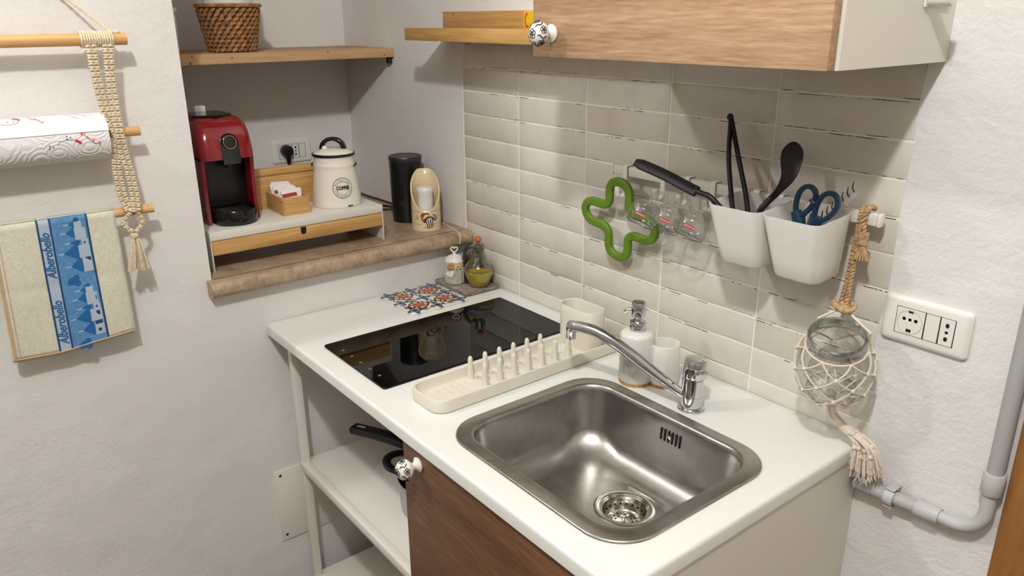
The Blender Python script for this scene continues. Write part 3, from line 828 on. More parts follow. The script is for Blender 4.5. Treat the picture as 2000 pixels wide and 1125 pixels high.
for rr, ww in ((.0270, .0016), (.0165, .0007)): pb.add(oncyl(stroke(arc(0, 0, rr, 0, 360, 40)[:-1], ww, True), LC, rfun, la), 'print_black')
pb.add(oncyl((lambda v: ([(x, y*1.25, z) for x, y, z in v[0]], v[1]))(text_vf('COFFEE', .0104, bold=.0005)), LC, rfun, la, .0012), 'print_black')
def ringtext(s, r_, a_mid, size, flip=False):
    n = len(s); step = (size*.62)/r_
    for i, ch in enumerate(s):
        if ch == ' ': continue
        k = (i-(n-1)/2)*step; a = a_mid-k if not flip else a_mid+k
        V, F = text_vf(ch, size, bold=.0001); ro = a-math.pi/2 if not flip else a+math.pi/2
        V = [(r_*math.cos(a)+v[0]*math.cos(ro)-v[1]*math.sin(ro), r_*math.sin(a)+v[0]*math.sin(ro)+v[1]*math.cos(ro), 0) for v in V]
        pb.add(oncyl((V, F), LC, rfun, la), 'print_black')
ringtext('Kitchen Love', .0212, R(90), .0070); ringtext('Premium Quality', .0214, R(270), .0058, True)
for s in (-1, 1): pb.add(oncyl(stroke([(s*.0168, -.001), (s*.0262, -.001)], .0005), LC, rfun, la), 'print_black')
for k in range(5): pb.add(oncyl(poly([(.010+.0032*k, -.0520+.0008*(k % 2)), (.0128+.0032*k, -.0520), (.0128+.0032*k, -.0475), (.010+.0032*k, -.0478)]), LC, lambda z: .0675, la, .0006), 'print_black')
pb = pb.obj('printed_badge', cn, smooth=0, fixn=False)
for sgn in (1, -1):
    q = Vector(CN)+hd*(.0568*sgn)+Vector((0, 0, .1115)); one('lug', tube([q+Vector((.012, -.010, -.002)), q+Vector((.006, -.004, .001))+hd*.004*sgn, q+Vector((-.006, .004, .002))], .0022, 8), 'dark_metal', cn)

# milk frother and spoon jar
FR = (-.203, -.078, ZS)
ft = thing('milk_frother', 'black cylindrical milk frother standing in the corner of the ledge', 'milk frother', FR)
fprof = [(0, .0004), (.0445, .0004), (.0455, .003), (.0490, .178), (.0493, .184)]
one('body', lathe(fprof, 40, FR), 'frother_black', ft)
one('lid', lathe([(.0493, .184), (.0500, .186), (.0500, .196), (.0485, .1985), (.044, .1985), (.043, .1975), (0, .1975)], 40, FR), 'frother_lid', ft)
fr_ = lambda z: .0455+(z-ZS)*.0197; lg = Mesh(); fa = R(-49)
for i in range(8):
    a = R(45*i); d = Vector((math.cos(a), math.sin(a))); q = Vector((-d.y, d.x))
    lg.add(oncyl(stroke([d*.002, d*.0095], .0011), (FR[0], FR[1], ZS+.060), fr_, fa), 'frother_logo')
    lg.add(oncyl(stroke([d*.0095+q*.002, d*.0070, d*.0095-q*.002], .0009), (FR[0], FR[1], ZS+.060), fr_, fa), 'frother_logo')
lg.add(oncyl(stroke([(-.010, -.021), (.010, -.021)], .0010), (FR[0], FR[1], ZS+.060), fr_, fa), 'frother_logo')
lg.obj('logo', ft, smooth=0, fixn=False)
tag(one('frother_cable', tube(bez([(-.252, -.072, 1.0455), (-.31, -.070, 1.0455), (-.345, -.055, 1.0455), (-.37, -.12, 1.0455), (-.42, -.16, 1.0455), (-.50, -.10, 1.0455), (-.36, -.028, 1.0455), (-.44, -.014, 1.0455), (-.55, -.020, 1.0455), (-.66, -.03, 1.0455), (-.69, -.12, 1.0455)], 60), .0030, 8), 'black_plastic'), 'thin black cable lying on the stone ledge behind the frother', 'cable')

PT = (-.080, -.088, ZS); pa = math.atan2(-1.17, 1.91)
sj = thing('rooster_jar', 'cream ceramic scoop jar painted with a rooster, slanted open front', 'jar', PT)
n = 48; V = []; F = []
ztop = lambda a: min(.170, .118-.058*math.cos(a-pa-.05))
def rp(t_): return .0418
ro, ri = .0425, .0385
rows = []
for j in range(5):
    rows.append([(PT[0]+ro*math.cos(2*math.pi*i/n), PT[1]+ro*math.sin(2*math.pi*i/n), ZS+.0005+(ztop(2*math.pi*i/n)-.0005)*j/4) for i in range(n)])
rows.append([(PT[0]+(ro-.002)*math.cos(2*math.pi*i/n), PT[1]+(ro-.002)*math.sin(2*math.pi*i/n), ZS+ztop(2*math.pi*i/n)+.0012) for i in range(n)])
for j in range(5):
    rows.append([(PT[0]+ri*math.cos(2*math.pi*i/n), PT[1]+ri*math.sin(2*math.pi*i/n), ZS+ztop(2*math.pi*i/n)-(ztop(2*math.pi*i/n)-.006)*j/4) for i in range(n)])
one('jar_body', loft(rows), 'cream_glaze', sj, smooth=60)
pc = (PT[0], PT[1], ZS+.030); rc_ = lambda z: ro; pa0 = pa+R(2)
big_ = lambda vf, k=1.28: ([(v[0]*k, v[1]*k-.004, 0) for v in vf[0]], vf[1])
pr2 = Mesh()
body = [(-.0135, .018), (-.0125, .022), (-.008, .0225), (-.006, .0240), (-.003, .0225), (.0005, .0245), (.003, .0215), (.0055, .0235), (.0065, .0195), (.004, .016), (.0, .013), (-.003, .010), (-.004, .004), (-.0045, .0005), (-.0085, .002), (-.012, .007), (-.0138, .013)]
pr2.add(oncyl(big_(poly(body[::-1])), pc, rc_, pa0), 'rooster_red')
for k, (r_, a0, a1, ww) in enumerate(((.0115, 10, 190, .0030), (.0090, 20, 175, .0022), (.0150, -10, 60, .0024))):
    pr2.add(oncyl(big_(stroke(arc(.007, .002+.002*k, r_, a0, a1, 12), ww)), pc, rc_, pa0, .0007), 'rooster_blue')
for k in range(4):
    pr2.add(oncyl(big_(stroke([(-.003+.0055*k+(.006-.002*k)*s, .006-.016*s-.004*s*s+.0012*k) for s in (0, .25, .5, .75, 1)], .0020)), pc, rc_, pa0, .0008), 'rooster_blue')
for k in range(3): pr2.add(oncyl(big_(stroke([(-.006+.003*k, -.009), (-.0075+.0045*k, -.0125)], .0009)), pc, rc_, pa0, .0007), 'rooster_blue')
for zz in (.0285, -.0095):
    for a0, a1 in ((-.062, -.0155), (.010, .062)): pr2.add(oncyl(stroke([(a0+(a1-a0)*i/12, zz) for i in range(13)], .0007), pc, rc_, pa0), 'print_black')
for sx in (-.0310, .0310):
    for dx, dy in ((0, .016), (-.004, .0125), (.004, .0125), (0, .010), (-.0035, .006), (.0035, .006)):
        pr2.add(oncyl(poly(ell(sx+dx, dy, .0012, .0020, 8)), pc, rc_, pa0), 'rooster_blue')
pr2.obj('painted_rooster', sj, smooth=0, fixn=False)
tag(one('plastic_cup', lathe([(0, .007), (.0255, .007), (.0262, .012), (.0250, .060), (.0225, .108), (.0235, .110), (.0232, .121), (.0205, .1245), (0, .125)], 28, (PT[0]+.004, PT[1]-.003, ZS)), 'white_plastic'), 'upturned white plastic cup inside the rooster jar', 'cup')

tag(one('white_thread', tube(bez([(-.105, -.020, 1.0434), (-.045, -.030, 1.0434), (.005, -.042, 1.0434), (.026, -.046, 1.0425), (.0385, -.050, 1.034), (.0414, -.052, 1.022), (.0405, -.053, 1.012)], 40), .0013, 6), 'white_plastic'), 'thin white cord lying over the front edge of the stone ledge', 'cord')

# sockets
def socket(name, label, org, ax, up, nrm, L_, Hh, plug=False):
    """4-module Italian plate, u along ax"""
    o = thing(name, label, 'socket', org)
    M = Matrix((ax, up, nrm)).transposed().to_4x4(); M.translation = Vector(org)
    def rr(i, z): return rrect(0, 0, L_-2*i, Hh-2*i, .009-min(i, .005), z, 4)
    one('plate', xf(loft([rr(0, .0005), rr(0, .004), rr(.003, .0075), rr(.009, .0088)]), M), 'white_plastic', o)
    one('frame_gap', xf(box(-.0475, .0475, -.0235, .0235, .0080, .0091, .0004, 1), M), 'hole_black', o)
    mods = ((-.0235, .0465), (.0118, .0225), (.0353, .0225)) if plug else ((-.0235, .0465), (.0118, .0225), (.0353, .0225))
    for k, (u, wd) in enumerate(mods):
        one('module', xf(box(u-wd/2+.0005, u+wd/2-.0005, -.0225, .0225, .0082, .0098, .0005, 1), M), 'white_plastic', o)
    T = lambda u, v, z: M @ Matrix.Translation((u, v, z))
    if not plug:
        rc0 = one('socket_well', xf(lathe([(0, .0), (.0188, 0), (.0200, .0012), (.0206, .0012)], 28), T(-.0235, 0, .0092)), 'socket_grey', o)
        for dx, rr_ in ((-.0095, .0030), (0, .0028), (.0095, .0030)): one('pin_hole', xf(lathe([(0, 0), (rr_, 0), (rr_, .0004), (0, .0004)], 12), T(-.0235+dx, .004, .0094)), 'hole_black', rc0)
        one('earth_clip', xf(box(-.004, .004, -.0025, .0025, 0, .0016, .0005, 1), T(-.0235, -.0150, .0094)), 'hole_black', rc0)
        one('earth_clip', xf(box(-.004, .004, -.0015, .0015, 0, .0016, .0005, 1), T(-.0235, .0175, .0094)), 'dark_metal', rc0)
    for dv in (-.0115, 0, .0115):
        u = .0118 if plug else .0353
        one('pin_hole', xf(lathe([(0, 0), (.0030 if dv else .0026, 0), (.0030 if dv else .0026, .0004), (0, .0004)], 12), T(u, dv, .0097) @ Matrix.Diagonal((1, 1.35 if dv else 1, 1, 1))), 'hole_black', o)
    return o, M
socket('wall_socket', 'white wall socket plate beside the tiles, right of the hanging jar', (1.3215, -.0016, 1.150), Vector((.9995, 0, .0)), Vector((0, 0, 1)), Vector((0, -1, 0)), .1405, .081)
so, SM = socket('wall_socket', 'white wall socket plate on the back of the niche, black plug in it', (NX, -.228, 1.209), Vector((0, 1, 0)), Vector((0, 0, 1)), Vector((1, 0, 0)), .1405, .079, True)
pgl = thing('power_plug', 'black plug with its cable pushed into the niche socket', 'plug', (NX+.012, -.2515, 1.215))
one('plug_body', xf(lathe([(0, 0), (.0195, 0), (.0200, .004), (.0195, .020), (.0165, .026), (0, .028)], 24), Matrix.Translation((NX+.0102, -.2515, 1.213)) @ Matrix.Rotation(R(90), 4, 'Y')), 'black_plastic', pgl)
one('strain_relief', tube([(NX+.028, -.2515, 1.206), (NX+.030, -.2520, 1.190), (NX+.032, -.2530, 1.170)], [.0125, .0095, .0055], 12), 'black_plastic', pgl)
one('cable', tube(bez([(NX+.032, -.253, 1.172), (NX+.036, -.257, 1.12), (NX+.06, -.27, 1.06), (NX+.10, -.33, 1.0465), (NX+.2, -.45, 1.0455), (-.33, -.56, 1.0455)], 40), .0033, 8), 'black_plastic', pgl)

# ================================================================== TRAY WITH CRUET AND JAR, MAJOLICA TILE
ty = thing('cruet_tray', 'small square stone-patterned tray in the worktop corner under the cruets', 'tray', (.088, -.064, ZC))
def tyl(i, z): return rrect(.0865, -.0645, .165-2*i, .119-2*i, .012-min(i, .008), z, 4)
TYM = Matrix.Identity(4)
one('base', loft([tyl(.006, ZC+.0003), tyl(.001, ZC+.003), tyl(0, ZC+.009), tyl(.001, ZC+.0105), tyl(.003, ZC+.0105), tyl(.005, ZC+.008)], True, False), 'tray_edge', ty)
one('surface', loft([tyl(.0052, ZC+.0070), tyl(.0052, ZC+.0082)]), 'tray_stone', ty)
ZY = ZC+.0083
SJ = (.060, -.086, ZY)
jr = thing('salt_jar', 'small grey-white ceramic jar with heart-topped lid, ribbon and heart tag', 'jar', SJ)
one('body', lathe([(0, .0003), (.0255, .0003), (.0275, .003), (.0290, .012), (.0288, .050), (.0265, .057), (.0245, .060), (.0245, .064)], 32, SJ), 'salt_grey', jr)
for i in range(16):
    a = 2*math.pi*i/16; one('flute', tube([(SJ[0]+.0288*math.cos(a), SJ[1]+.0288*math.sin(a), ZY+.004), (SJ[0]+.0292*math.cos(a), SJ[1]+.0292*math.sin(a), ZY+.03), (SJ[0]+.0286*math.cos(a), SJ[1]+.0286*math.sin(a), ZY+.050)], .0016, 5), 'salt_grey', jr) if i % 1 == 0 else None
lj = one('lid', lathe([(0, .0635), (.0270, .0635), (.0285, .066), (.0278, .070), (.0240, .077), (.0140, .0825), (.0060, .0845), (.0040, .088), (0, .088)], 32, SJ), 'salt_white', jr)
vd = Vector((.63, .78, 0)); hz = []
for i in range(24):
    t_ = 2*math.pi*i/24; hx = 16*math.sin(t_)**3; hy = 13*math.cos(t_)-5*math.cos(2*t_)-2*math.cos(3*t_)-math.cos(4*t_)
    hz.append(Vector(SJ)+vd*(hx*.00062)+Vector((0, 0, .0985+hy*.00062)))
one('heart_finial', tube(hz, .0023, 8, True), 'salt_white', lj)
one('ribbon', lathe([(.0266, .0525), (.0285, .053), (.0290, .0575), (.0270, .0635), (.0255, .0635)], 32, SJ), 'ribbon', jr)
qd = Vector((math.cos(R(-55)), math.sin(R(-55)), 0)); q0 = Vector(SJ)+qd*.030+Vector((0, 0, .058))
for i in range(6):
    a = R(60*i); one('flower_petal', ball(tuple(q0+Vector((0, 0, 1))*.006*math.sin(a)+vd*.006*math.cos(a)+qd*.001), .0055, 8, 5, (1, 1, 1)), 'flower', jr)
q1 = Vector(SJ)+Vector((math.cos(R(-32)), math.sin(R(-32)), 0))*.0305+Vector((0, 0, .055))
for s in (-1, 1): one('bow_loop', tube([q1, q1+vd*.010*s+Vector((0, 0, .005)), q1+vd*.016*s, q1+vd*.009*s-Vector((0, 0, .004)), q1], .0022, 6), 'ribbon', jr)
one('bow_tail', tube([q1, q1+Vector((.002, -.001, -.012)), q1+Vector((.001, .002, -.026))], .0024, 6), 'ribbon', jr)
ht = []
for i in range(28):
    t_ = 2*math.pi*i/28; hx = 16*math.sin(t_)**3; hy = 13*math.cos(t_)-5*math.cos(2*t_)-2*math.cos(3*t_)-math.cos(4*t_)
    ht.append((hx*.00078, hy*.00078))
TM = Matrix.Translation(Vector(SJ)+qd*.0335+Vector((0, 0, .036))) @ Matrix.Rotation(R(-55), 4, 'Z') @ Matrix.Rotation(R(90), 4, 'Y') @ Matrix.Rotation(R(90), 4, 'Z') @ Matrix.Rotation(R(18), 4, 'Z')
one('heart_tag', xf(prism(ht, 'z', 0, .0022), TM), 'salt_white', jr)

OB = (.128, -.050, ZY)
ob = thing('oil_cruet', 'glass cruet half filled with olive oil, ball-topped stopper and big handle', 'bottle', OB)
gp = [(0, .001), (.0235, .001), (.0275, .005), (.0370, .028), (.0422, .047), (.0426, .052), (.0390, .062), (.0290, .075), (.0200, .085), (.0160, .093), (.0150, .106), (.0172, .109)]
one('glass_body', lathe(gp, 36, OB), 'clear_glass', ob)
one('oil', lathe([(0, .003), (.0225, .003), (.0262, .007), (.0352, .028), (.0390, .0410), (0, .0410)], 36, OB), 'olive_oil', ob)
one('glass_shoulder_ring', lathe([(.0420, .0485), (.0434, .050), (.0434, .053), (.0418, .0545)], 36, OB), 'smoke_glass', ob)
stp = one('stopper', lathe([(0, .099), (.0145, .099), (.0165, .101), (.0168, .121), (.0150, .1245), (.0060, .1255), (.0045, .131), (0, .131)], 28, OB), 'smoke_glass', ob)
one('stopper_core', lathe([(0, .097), (.0105, .097), (.0110, .115), (.0090, .119), (0, .119)], 20, OB), 'grey_steel', stp)
one('stopper_ball', ball((OB[0], OB[1], ZY+.137), .0095, 20, 12), 'orange_wood', stp)
hv = Vector((-.90, -.43, 0)); o_ = Vector(OB)
hpts = [o_+hv*.014+Vector((0, 0, .098)), o_+hv*.030+Vector((0, 0, .108)), o_+hv*.041+Vector((0, 0, .102)), o_+hv*.048+Vector((0, 0, .080)), o_+hv*.053+Vector((0, 0, .050)), o_+hv*.052+Vector((0, 0, .022)), o_+hv*.045+Vector((0, 0, .010)), o_+hv*.030+Vector((0, 0, .012))]
one('handle', tube(bez(hpts, 42), .0055, 10), 'handle_glass', ob)
sp2 = [o_+Vector((.58, .2, 0))*.030+Vector((0, 0, .055)), o_+Vector((.58, .2, 0))*.05+Vector((0, 0, .066)), o_+Vector((.58, .2, 0))*.058+Vector((0, 0, .083))]
tag(one('glass_shaker', lathe([(0, .0003), (.021, .0003), (.0225, .003), (.0225, .060), (.0210, .066), (.0215, .068), (.0215, .086), (.0185, .092), (0, .093)], 28, (.064, -.030, ZY)), 'grey_steel'), 'silvery shaker in the tray corner behind the jar and the cruet', 'shaker')

mj = thing('majolica_tile', 'white majolica tile with blue and orange pattern, trivet on the worktop', 'tile', (.107, -.224, ZC))
MX0, MX1, MYa, MYb = .020, .195, -.310, -.137
one('tile_body', box(MX0, MX1, MYa, MYb, ZC+.0003, ZC+.0065, .0012), 'majolica_white', mj)
mp = Mesh(); zt = ZC+.0067
def pz(pts, mat, dz=0): mp.add(([(p[0], p[1], zt+dz) for p in pts], [list(range(len(pts)))]), mat)
def sz(pts, wd, mat, dz=.0001, closed=False):
    V_, F_ = stroke(pts, wd, closed); mp.add(([(v[0], v[1], zt+dz) for v in V_], F_), mat)
cell = (MX1-MX0-.010)/2; ch = (MYb-MYa-.010)/2
def blue(x, y):
    for k in range(4):
        a = R(90*k); pz(ell(x+.0115*math.cos(a), y+.0115*math.sin(a), .0115, .0066, 12, a), 'majolica_black')
        pz(ell(x+.0095*math.cos(a), y+.0095*math.sin(a), .0060, .0036, 10, a), 'majolica_sky', .0001)
    pz(ell(x, y, .0070, .0070, 12), 'majolica_blue', .0002)
for i in range(2):
    for j in range(2):
        x = MX0+.005+cell*(i+.5); y = MYa+.005+ch*(j+.5)
        for k in range(4):
            a = R(45+90*k)
            pz(ell(x+.0165*math.cos(a), y+.0165*math.sin(a), .0125, .0098, 14, a), 'majolica_brown')
            pz(ell(x+.0175*math.cos(a), y+.0175*math.sin(a), .0072, .0045, 12, a), 'majolica_orange', .0001)
            pz(ell(x+.0195*math.cos(a), y+.0195*math.sin(a), .0034, .0026, 10, a), 'majolica_white', .0002)
            a2 = R(90*k)
            pz(ell(x+.009*math.cos(a2), y+.009*math.sin(a2), .0090, .0032, 10, a2), 'majolica_orange', .0003)
            sz([(x+.030*math.cos(a2+s*.5)*(1-.25*abs(s)), y+.030*math.sin(a2+s*.5)*(1-.25*abs(s))) for s in (-1, -.6, -.3, 0, .3, .6, 1)], .0072, 'majolica_black', .00005)
            sz([(x+.024*math.cos(a2+s*.35), y+.024*math.sin(a2+s*.35)) for s in (-1, -.5, 0, .5, 1)], .0030, 'majolica_sand', .0002)
        pz(ell(x, y, .0048, .0048, 12), 'majolica_orange', .0004)
clip = lambda v, lo, hi: min(max(v, lo), hi)
def leaf(x, y, ang, ln, wd, mat, dz):
    n = 10; up_ = [(-ln/2+ln*k/n, wd/2*math.sin(math.pi*k/n)) for k in range(n+1)]; pts = up_+[(p[0], -p[1]) for p in up_[-2:0:-1]]
    c_, s_ = math.cos(ang), math.sin(ang); pz([(clip(x+p[0]*c_-p[1]*s_, MX0+.003, MX1-.003), clip(y+p[0]*s_+p[1]*c_, MYa+.003, MYb-.003)) for p in pts], mat, dz)
for i in range(3):
    for j in range(3):
        if i < 2:
            x = MX0+.005+cell*(i+.5); y = MYa+.005+ch*j
            leaf(x, y, 0, .056, .020, 'majolica_black', -.00008); leaf(x, y, 0, .046, .0135, 'majolica_white', -.00004); leaf(x, y, 0, .034, .0085, 'majolica_sand', 0); leaf(x, y, 0, .020, .004, 'majolica_black', .00004)
        if j < 2:
            x = MX0+.005+cell*i; y = MYa+.005+ch*(j+.5)
            leaf(x, y, math.pi/2, .056, .020, 'majolica_blue', -.00008); leaf(x, y, math.pi/2, .046, .0135, 'majolica_white', -.00004); leaf(x, y, math.pi/2, .034, .0085, 'majolica_sand', 0); leaf(x, y, math.pi/2, .020, .004, 'majolica_black', .00004)
for i in range(3):
    for j in range(3):
        x = MX0+.005+cell*i; y = MYa+.005+ch*j
        blue(clip(x, MX0+.016, MX1-.016), clip(y, MYa+.016, MYb-.016)) if (i != 1 or j != 1) else blue(x, y)
for i in range(2):
    for j in range(3):
        x = MX0+.005+cell*(i+.5); y = clip(MYa+.005+ch*j, MYa+.010, MYb-.010)
        sz([(x-.012, y), (x-.005, y+.004), (x+.004, y-.003), (x+.012, y+.001)], .0022, 'majolica_black', .0003)
for j in range(2):
    for i in range(3):
        x = clip(MX0+.005+cell*i, MX0+.010, MX1-.010); y = MYa+.005+ch*(j+.5)
        sz([(x, y-.012), (x+.004, y-.005), (x-.003, y+.004), (x+.001, y+.012)], .0022, 'majolica_black', .0003)
mp.obj('printed_pattern', mj, smooth=0, fixn=False)

# ================================================================== PANS ON THE SHELF
ZP = .517
pt_ = thing('steel_pot', 'steel pot with black inside and loop handle on the frame shelf', 'pot', (.47, -.41, ZP))
PC = (.462, -.405, ZP)
one('body', lathe([(0, .0005), (.098, .0005), (.105, .006), (.108, .085), (.110, .088)], 44, PC), 'pot_steel', pt_)
one('lining', lathe([(.110, .088), (.1085, .0885), (.106, .085), (.102, .010), (0, .008)], 44, PC), 'black_plastic', pt_)
ha = Vector((-.92, -.38, 0)); hs = Vector((.38, -.92, 0)); c0 = Vector(PC)
one('loop_handle', tube(bez([c0+ha*.106+hs*.034+Vector((0, 0, .072)), c0+ha*.135+hs*.038+Vector((0, 0, .080)), c0+ha*.156+hs*.020+Vector((0, 0, .084)), c0+ha*.158-hs*.008+Vector((0, 0, .084)), c0+ha*.140-hs*.032+Vector((0, 0, .080)), c0+ha*.106-hs*.034+Vector((0, 0, .072))], 30), .010, 10, up=(0, 0, 1), flat=(1.0, .55)), 'black_nylon', pt_)
fp = thing('frying_pan', 'black frying pan with a long handle resting on the steel pot', 'pan', (.49, -.39, ZP+.09))
PF = (.50, -.36, ZP+.0895)
one('pan_body', lathe([(0, .0003), (.085, .0003), (.092, .004), (.115, .040), (.117, .0415), (.113, .0405), (.090, .007), (0, .004)], 44, PF), 'black_nylon', fp)
hh = bez([(.40, -.415, ZP+.118), (.36, -.436, ZP+.126), (.28, -.470, ZP+.128), (.205, -.494, ZP+.120), (.19, -.499, ZP+.118)], 24)
one('handle', tube(hh, [1+.25*math.sin(math.pi*min(1, i/(len(hh)-1)))*0 + .35*min(1, i/8) for i in range(len(hh))], 12, up=(0, 0, 1), flat=(.0125, .0075)), 'black_nylon', fp)
one('hang_hole', xf(loft([rrect(0, 0, .030, .007, .0034, z, 4) for z in (0, .0006)]), Matrix.Translation((.216, -.491, ZP+.1312)) @ Matrix.Rotation(R(17), 4, 'Z') @ Matrix.Rotation(R(-8), 4, 'Y')), 'socket_grey', fp)

# ================================================================== RAIL AND WHAT HANGS ON IT
RZ0, RZ1, RYf, RYb = 1.3025, 1.3235, -.036, -.022
rl_ = thing('wall_rail', 'white metal kitchen rail mounted on the tiles', 'rail', (.93, -.029, 1.3025))
one('bar', box(.628, 1.230, RYf, RYb, RZ0, RZ1, .003), 'white_metal', rl_)
one('end_cap', box(1.230, 1.2365, RYf-.001, RYb+.001, RZ0-.001, RZ1+.001, .003), 'white_plastic', rl_)
one('end_cap', box(.6225, .628, RYf-.001, RYb+.001, RZ0-.001, RZ1+.001, .003), 'white_plastic', rl_)
for x in (.66, 1.20): one('standoff', box(x-.006, x+.006, RYb-.002, -.0012, RZ0+.004, RZ1-.004), 'white_plastic', rl_)
def hook(x, label, drop=.050):
    p = [(x, RYb+.003, RZ0+.004), (x, RYb+.003, RZ1+.001), (x, RYb+.0015, RZ1+.0022), (x, RYf-.0010, RZ1+.0022), (x, RYf-.003, RZ1+.0005), (x, RYf-.0032, RZ0-.010), (x, RYf-.0034, RZ0-drop+.016)]
    p += [(x, RYf-.0034-.011*(1-math.cos(R(a))), RZ0-drop+.016-.011*math.sin(R(a))) for a in (30, 60, 90, 120, 150)]
    p += [(x, RYf-.0268, RZ0-drop+.030)]
    return tag(one('s_hook', tube(p, 1, 8, up=(1, 0, 0), flat=(.0012, .0060)), 'white_plastic'), label, 'hook', 'white hooks on the rail')
hk0 = hook(.668, 'white flat hook on the rail carrying the green trivet')
hook(.776, 'white flat hook holding the leftmost glass mug', .038)
hook(.838, 'white flat hook holding the middle glass mug', .038)
hook(.902, 'white flat hook beside the left bin, holding the rightmost glass mug', .038)

# green silicone trivet
w_, d_, rc = .030, .0775, .022
P = []
for q in range(4):
    a = R(-90*q); ca, sa = math.cos(a), math.sin(a)
    seg = [(-w_*math.cos(R(t_)), d_+w_*math.sin(R(t_))) for t_ in range(0, 181, 15)]
    seg += [(w_, (d_+w_+rc)/2)] + [(w_+rc-rc*math.cos(R(t_)), w_+rc-rc*math.sin(R(t_))) for t_ in range(0, 91, 15)]
    seg += [((d_+w_+rc)/2, w_)]
    P += [(x*ca-y*sa, x*sa+y*ca) for x, y in seg]
GCx, GCz = .653, 1.2015
rot_ = R(-5); pts = []
for x, z in P:
    X = x*math.cos(rot_)-z*math.sin(rot_); Z = x*math.sin(rot_)+z*math.cos(rot_)
    pts.append((GCx+X*1.00, -.0375-(Z)*.10, GCz+Z*.83))
tag(one('silicone_trivet', tube(pts, 1, 12, True, up=(0, 1, 0), flat=(.0098, .0060)), 'green_silicone', smooth=50), 'green silicone clover-shaped trivet hanging on the rail', 'trivet')

# three little glass mugs
def mug(cx_, cz_, label):
    M = Matrix.Translation((cx_, -.082, cz_)) @ Matrix.Rotation(R(14), 4, 'Y') @ Matrix.Rotation(R(-20), 4, 'X')
    t_ = thing('glass_mug', label, 'mug', (cx_, -.082, cz_-.03), 'glass mugs on the rail')
    # upturned bowl: mouth down, base up
    one('bowl', xf(lathe([(.0300, -.026), (.0312, -.0245), (.0325, -.010), (.0310, .006), (.0245, .018), (.0150, .0235), (0, .0245)], 28), M), 'clear_glass', t_)
    one('rim', xf(lathe([(.0288, -.0262), (.0300, -.0278), (.0314, -.0262), (.0302, -.0248)], 28), M), 'smoke_glass', t_)
    h = [(-.002, -.0130, .0225), (.001, -.0180, .036), (.006, -.0130, .047), (.010, .0005, .049), (.012, .0140, .043), (.012, .0195, .028), (.010, .018, .0165)]
    one('handle', xf(tube(bez([(p[0]+.010, p[1], p[2]) for p in h], 28), .0034, 8), M), 'clear_glass', t_)
    rr_ = lambda z: .0325
    lb = Mesh()
    fa_ = R(-66)
    lb.add(xf(oncyl(poly([(-.0115, -.0035), (.0115, -.0035), (.0115, .0035), (-.0115, .0035)]), (0, 0, -.006), rr_, fa_, .0006), M), 'print_red')
    for k in range(5): lb.add(xf(oncyl(stroke([(-.0095+.0042*k, -.0015), (-.0080+.0042*k, .0018), (-.0065+.0042*k, -.0012)], .0009), (0, 0, -.006), rr_, fa_, .0009), M), 'sugar_white')
    lb.obj('red_logo', t_, smooth=0, fixn=False)
mug(.770, 1.250, 'small clear glass mug with red logo, overlapping the green trivet')
mug(.834, 1.250, 'small clear glass mug with red logo, the middle one of three')
mug(.896, 1.250, 'small clear glass mug with red logo, tucked against the left white bin')

# bins
def bin_(x0, label, tilt):
    x1 = x0+.112; yb, yf = -.0395, -.146; zt = 1.322; hgt = .116
    t_ = thing('rail_bin', label, 'bin', ((x0+x1)/2, (yb+yf)/2, zt-hgt), 'white bins on the rail')
    cx_, cy_ = (x0+x1)/2, (yb+yf)/2
    def lp(s, ins, z):   # s: 0 bottom .. 1 top
        wv_ = (x1-x0)*(.76+.24*s)-2*ins; dv_ = (yb-yf)*(.78+.22*s)-2*ins; cyy = yb-(yb-yf)*(.78+.22*s)/2
        return rrect(cx_, cyy, wv_, dv_, .018-ins*.6, z, 6)
    M = Matrix.Translation((cx_, yb, zt)) @ Matrix.Rotation(tilt, 4, 'X') @ Matrix.Translation((-cx_, -yb, -zt))
    L_ = [lp(-.02, .008, zt-hgt), lp(0, .002, zt-hgt+.003), lp(.03, 0, zt-hgt+.007)] + [lp(s, 0, zt-hgt+hgt*s) for s in (.3, .6, .97)] + [lp(1, .0003, zt), lp(1, .0016, zt)] + [lp(s, .0022, zt-hgt+hgt*s) for s in (.97, .5, .06)] + [lp(.03, .012, zt-hgt+.004)]
    one('tub', xf(loft(L_), M), 'bin_plastic', t_, smooth=50)
    for dx in (-.025, .025): one('hanger', tube([(cx_+dx, yb+.0016, zt-.02), (cx_+dx, yb+.0016, zt-.001), (cx_+dx, yb+.005, zt+.0036), (cx_+dx, RYb+.0018, zt+.0036), (cx_+dx, RYb+.0024, zt-.010)], 1, 8, up=(1, 0, 0), flat=(.0010, .0070)), 'bin_plastic', t_)
    return t_
bin_(.968, 'white plastic bin on the rail holding black utensils, nearer the mugs', R(5))
bin_(1.082, 'white plastic bin on the rail holding blue scissors', R(5))

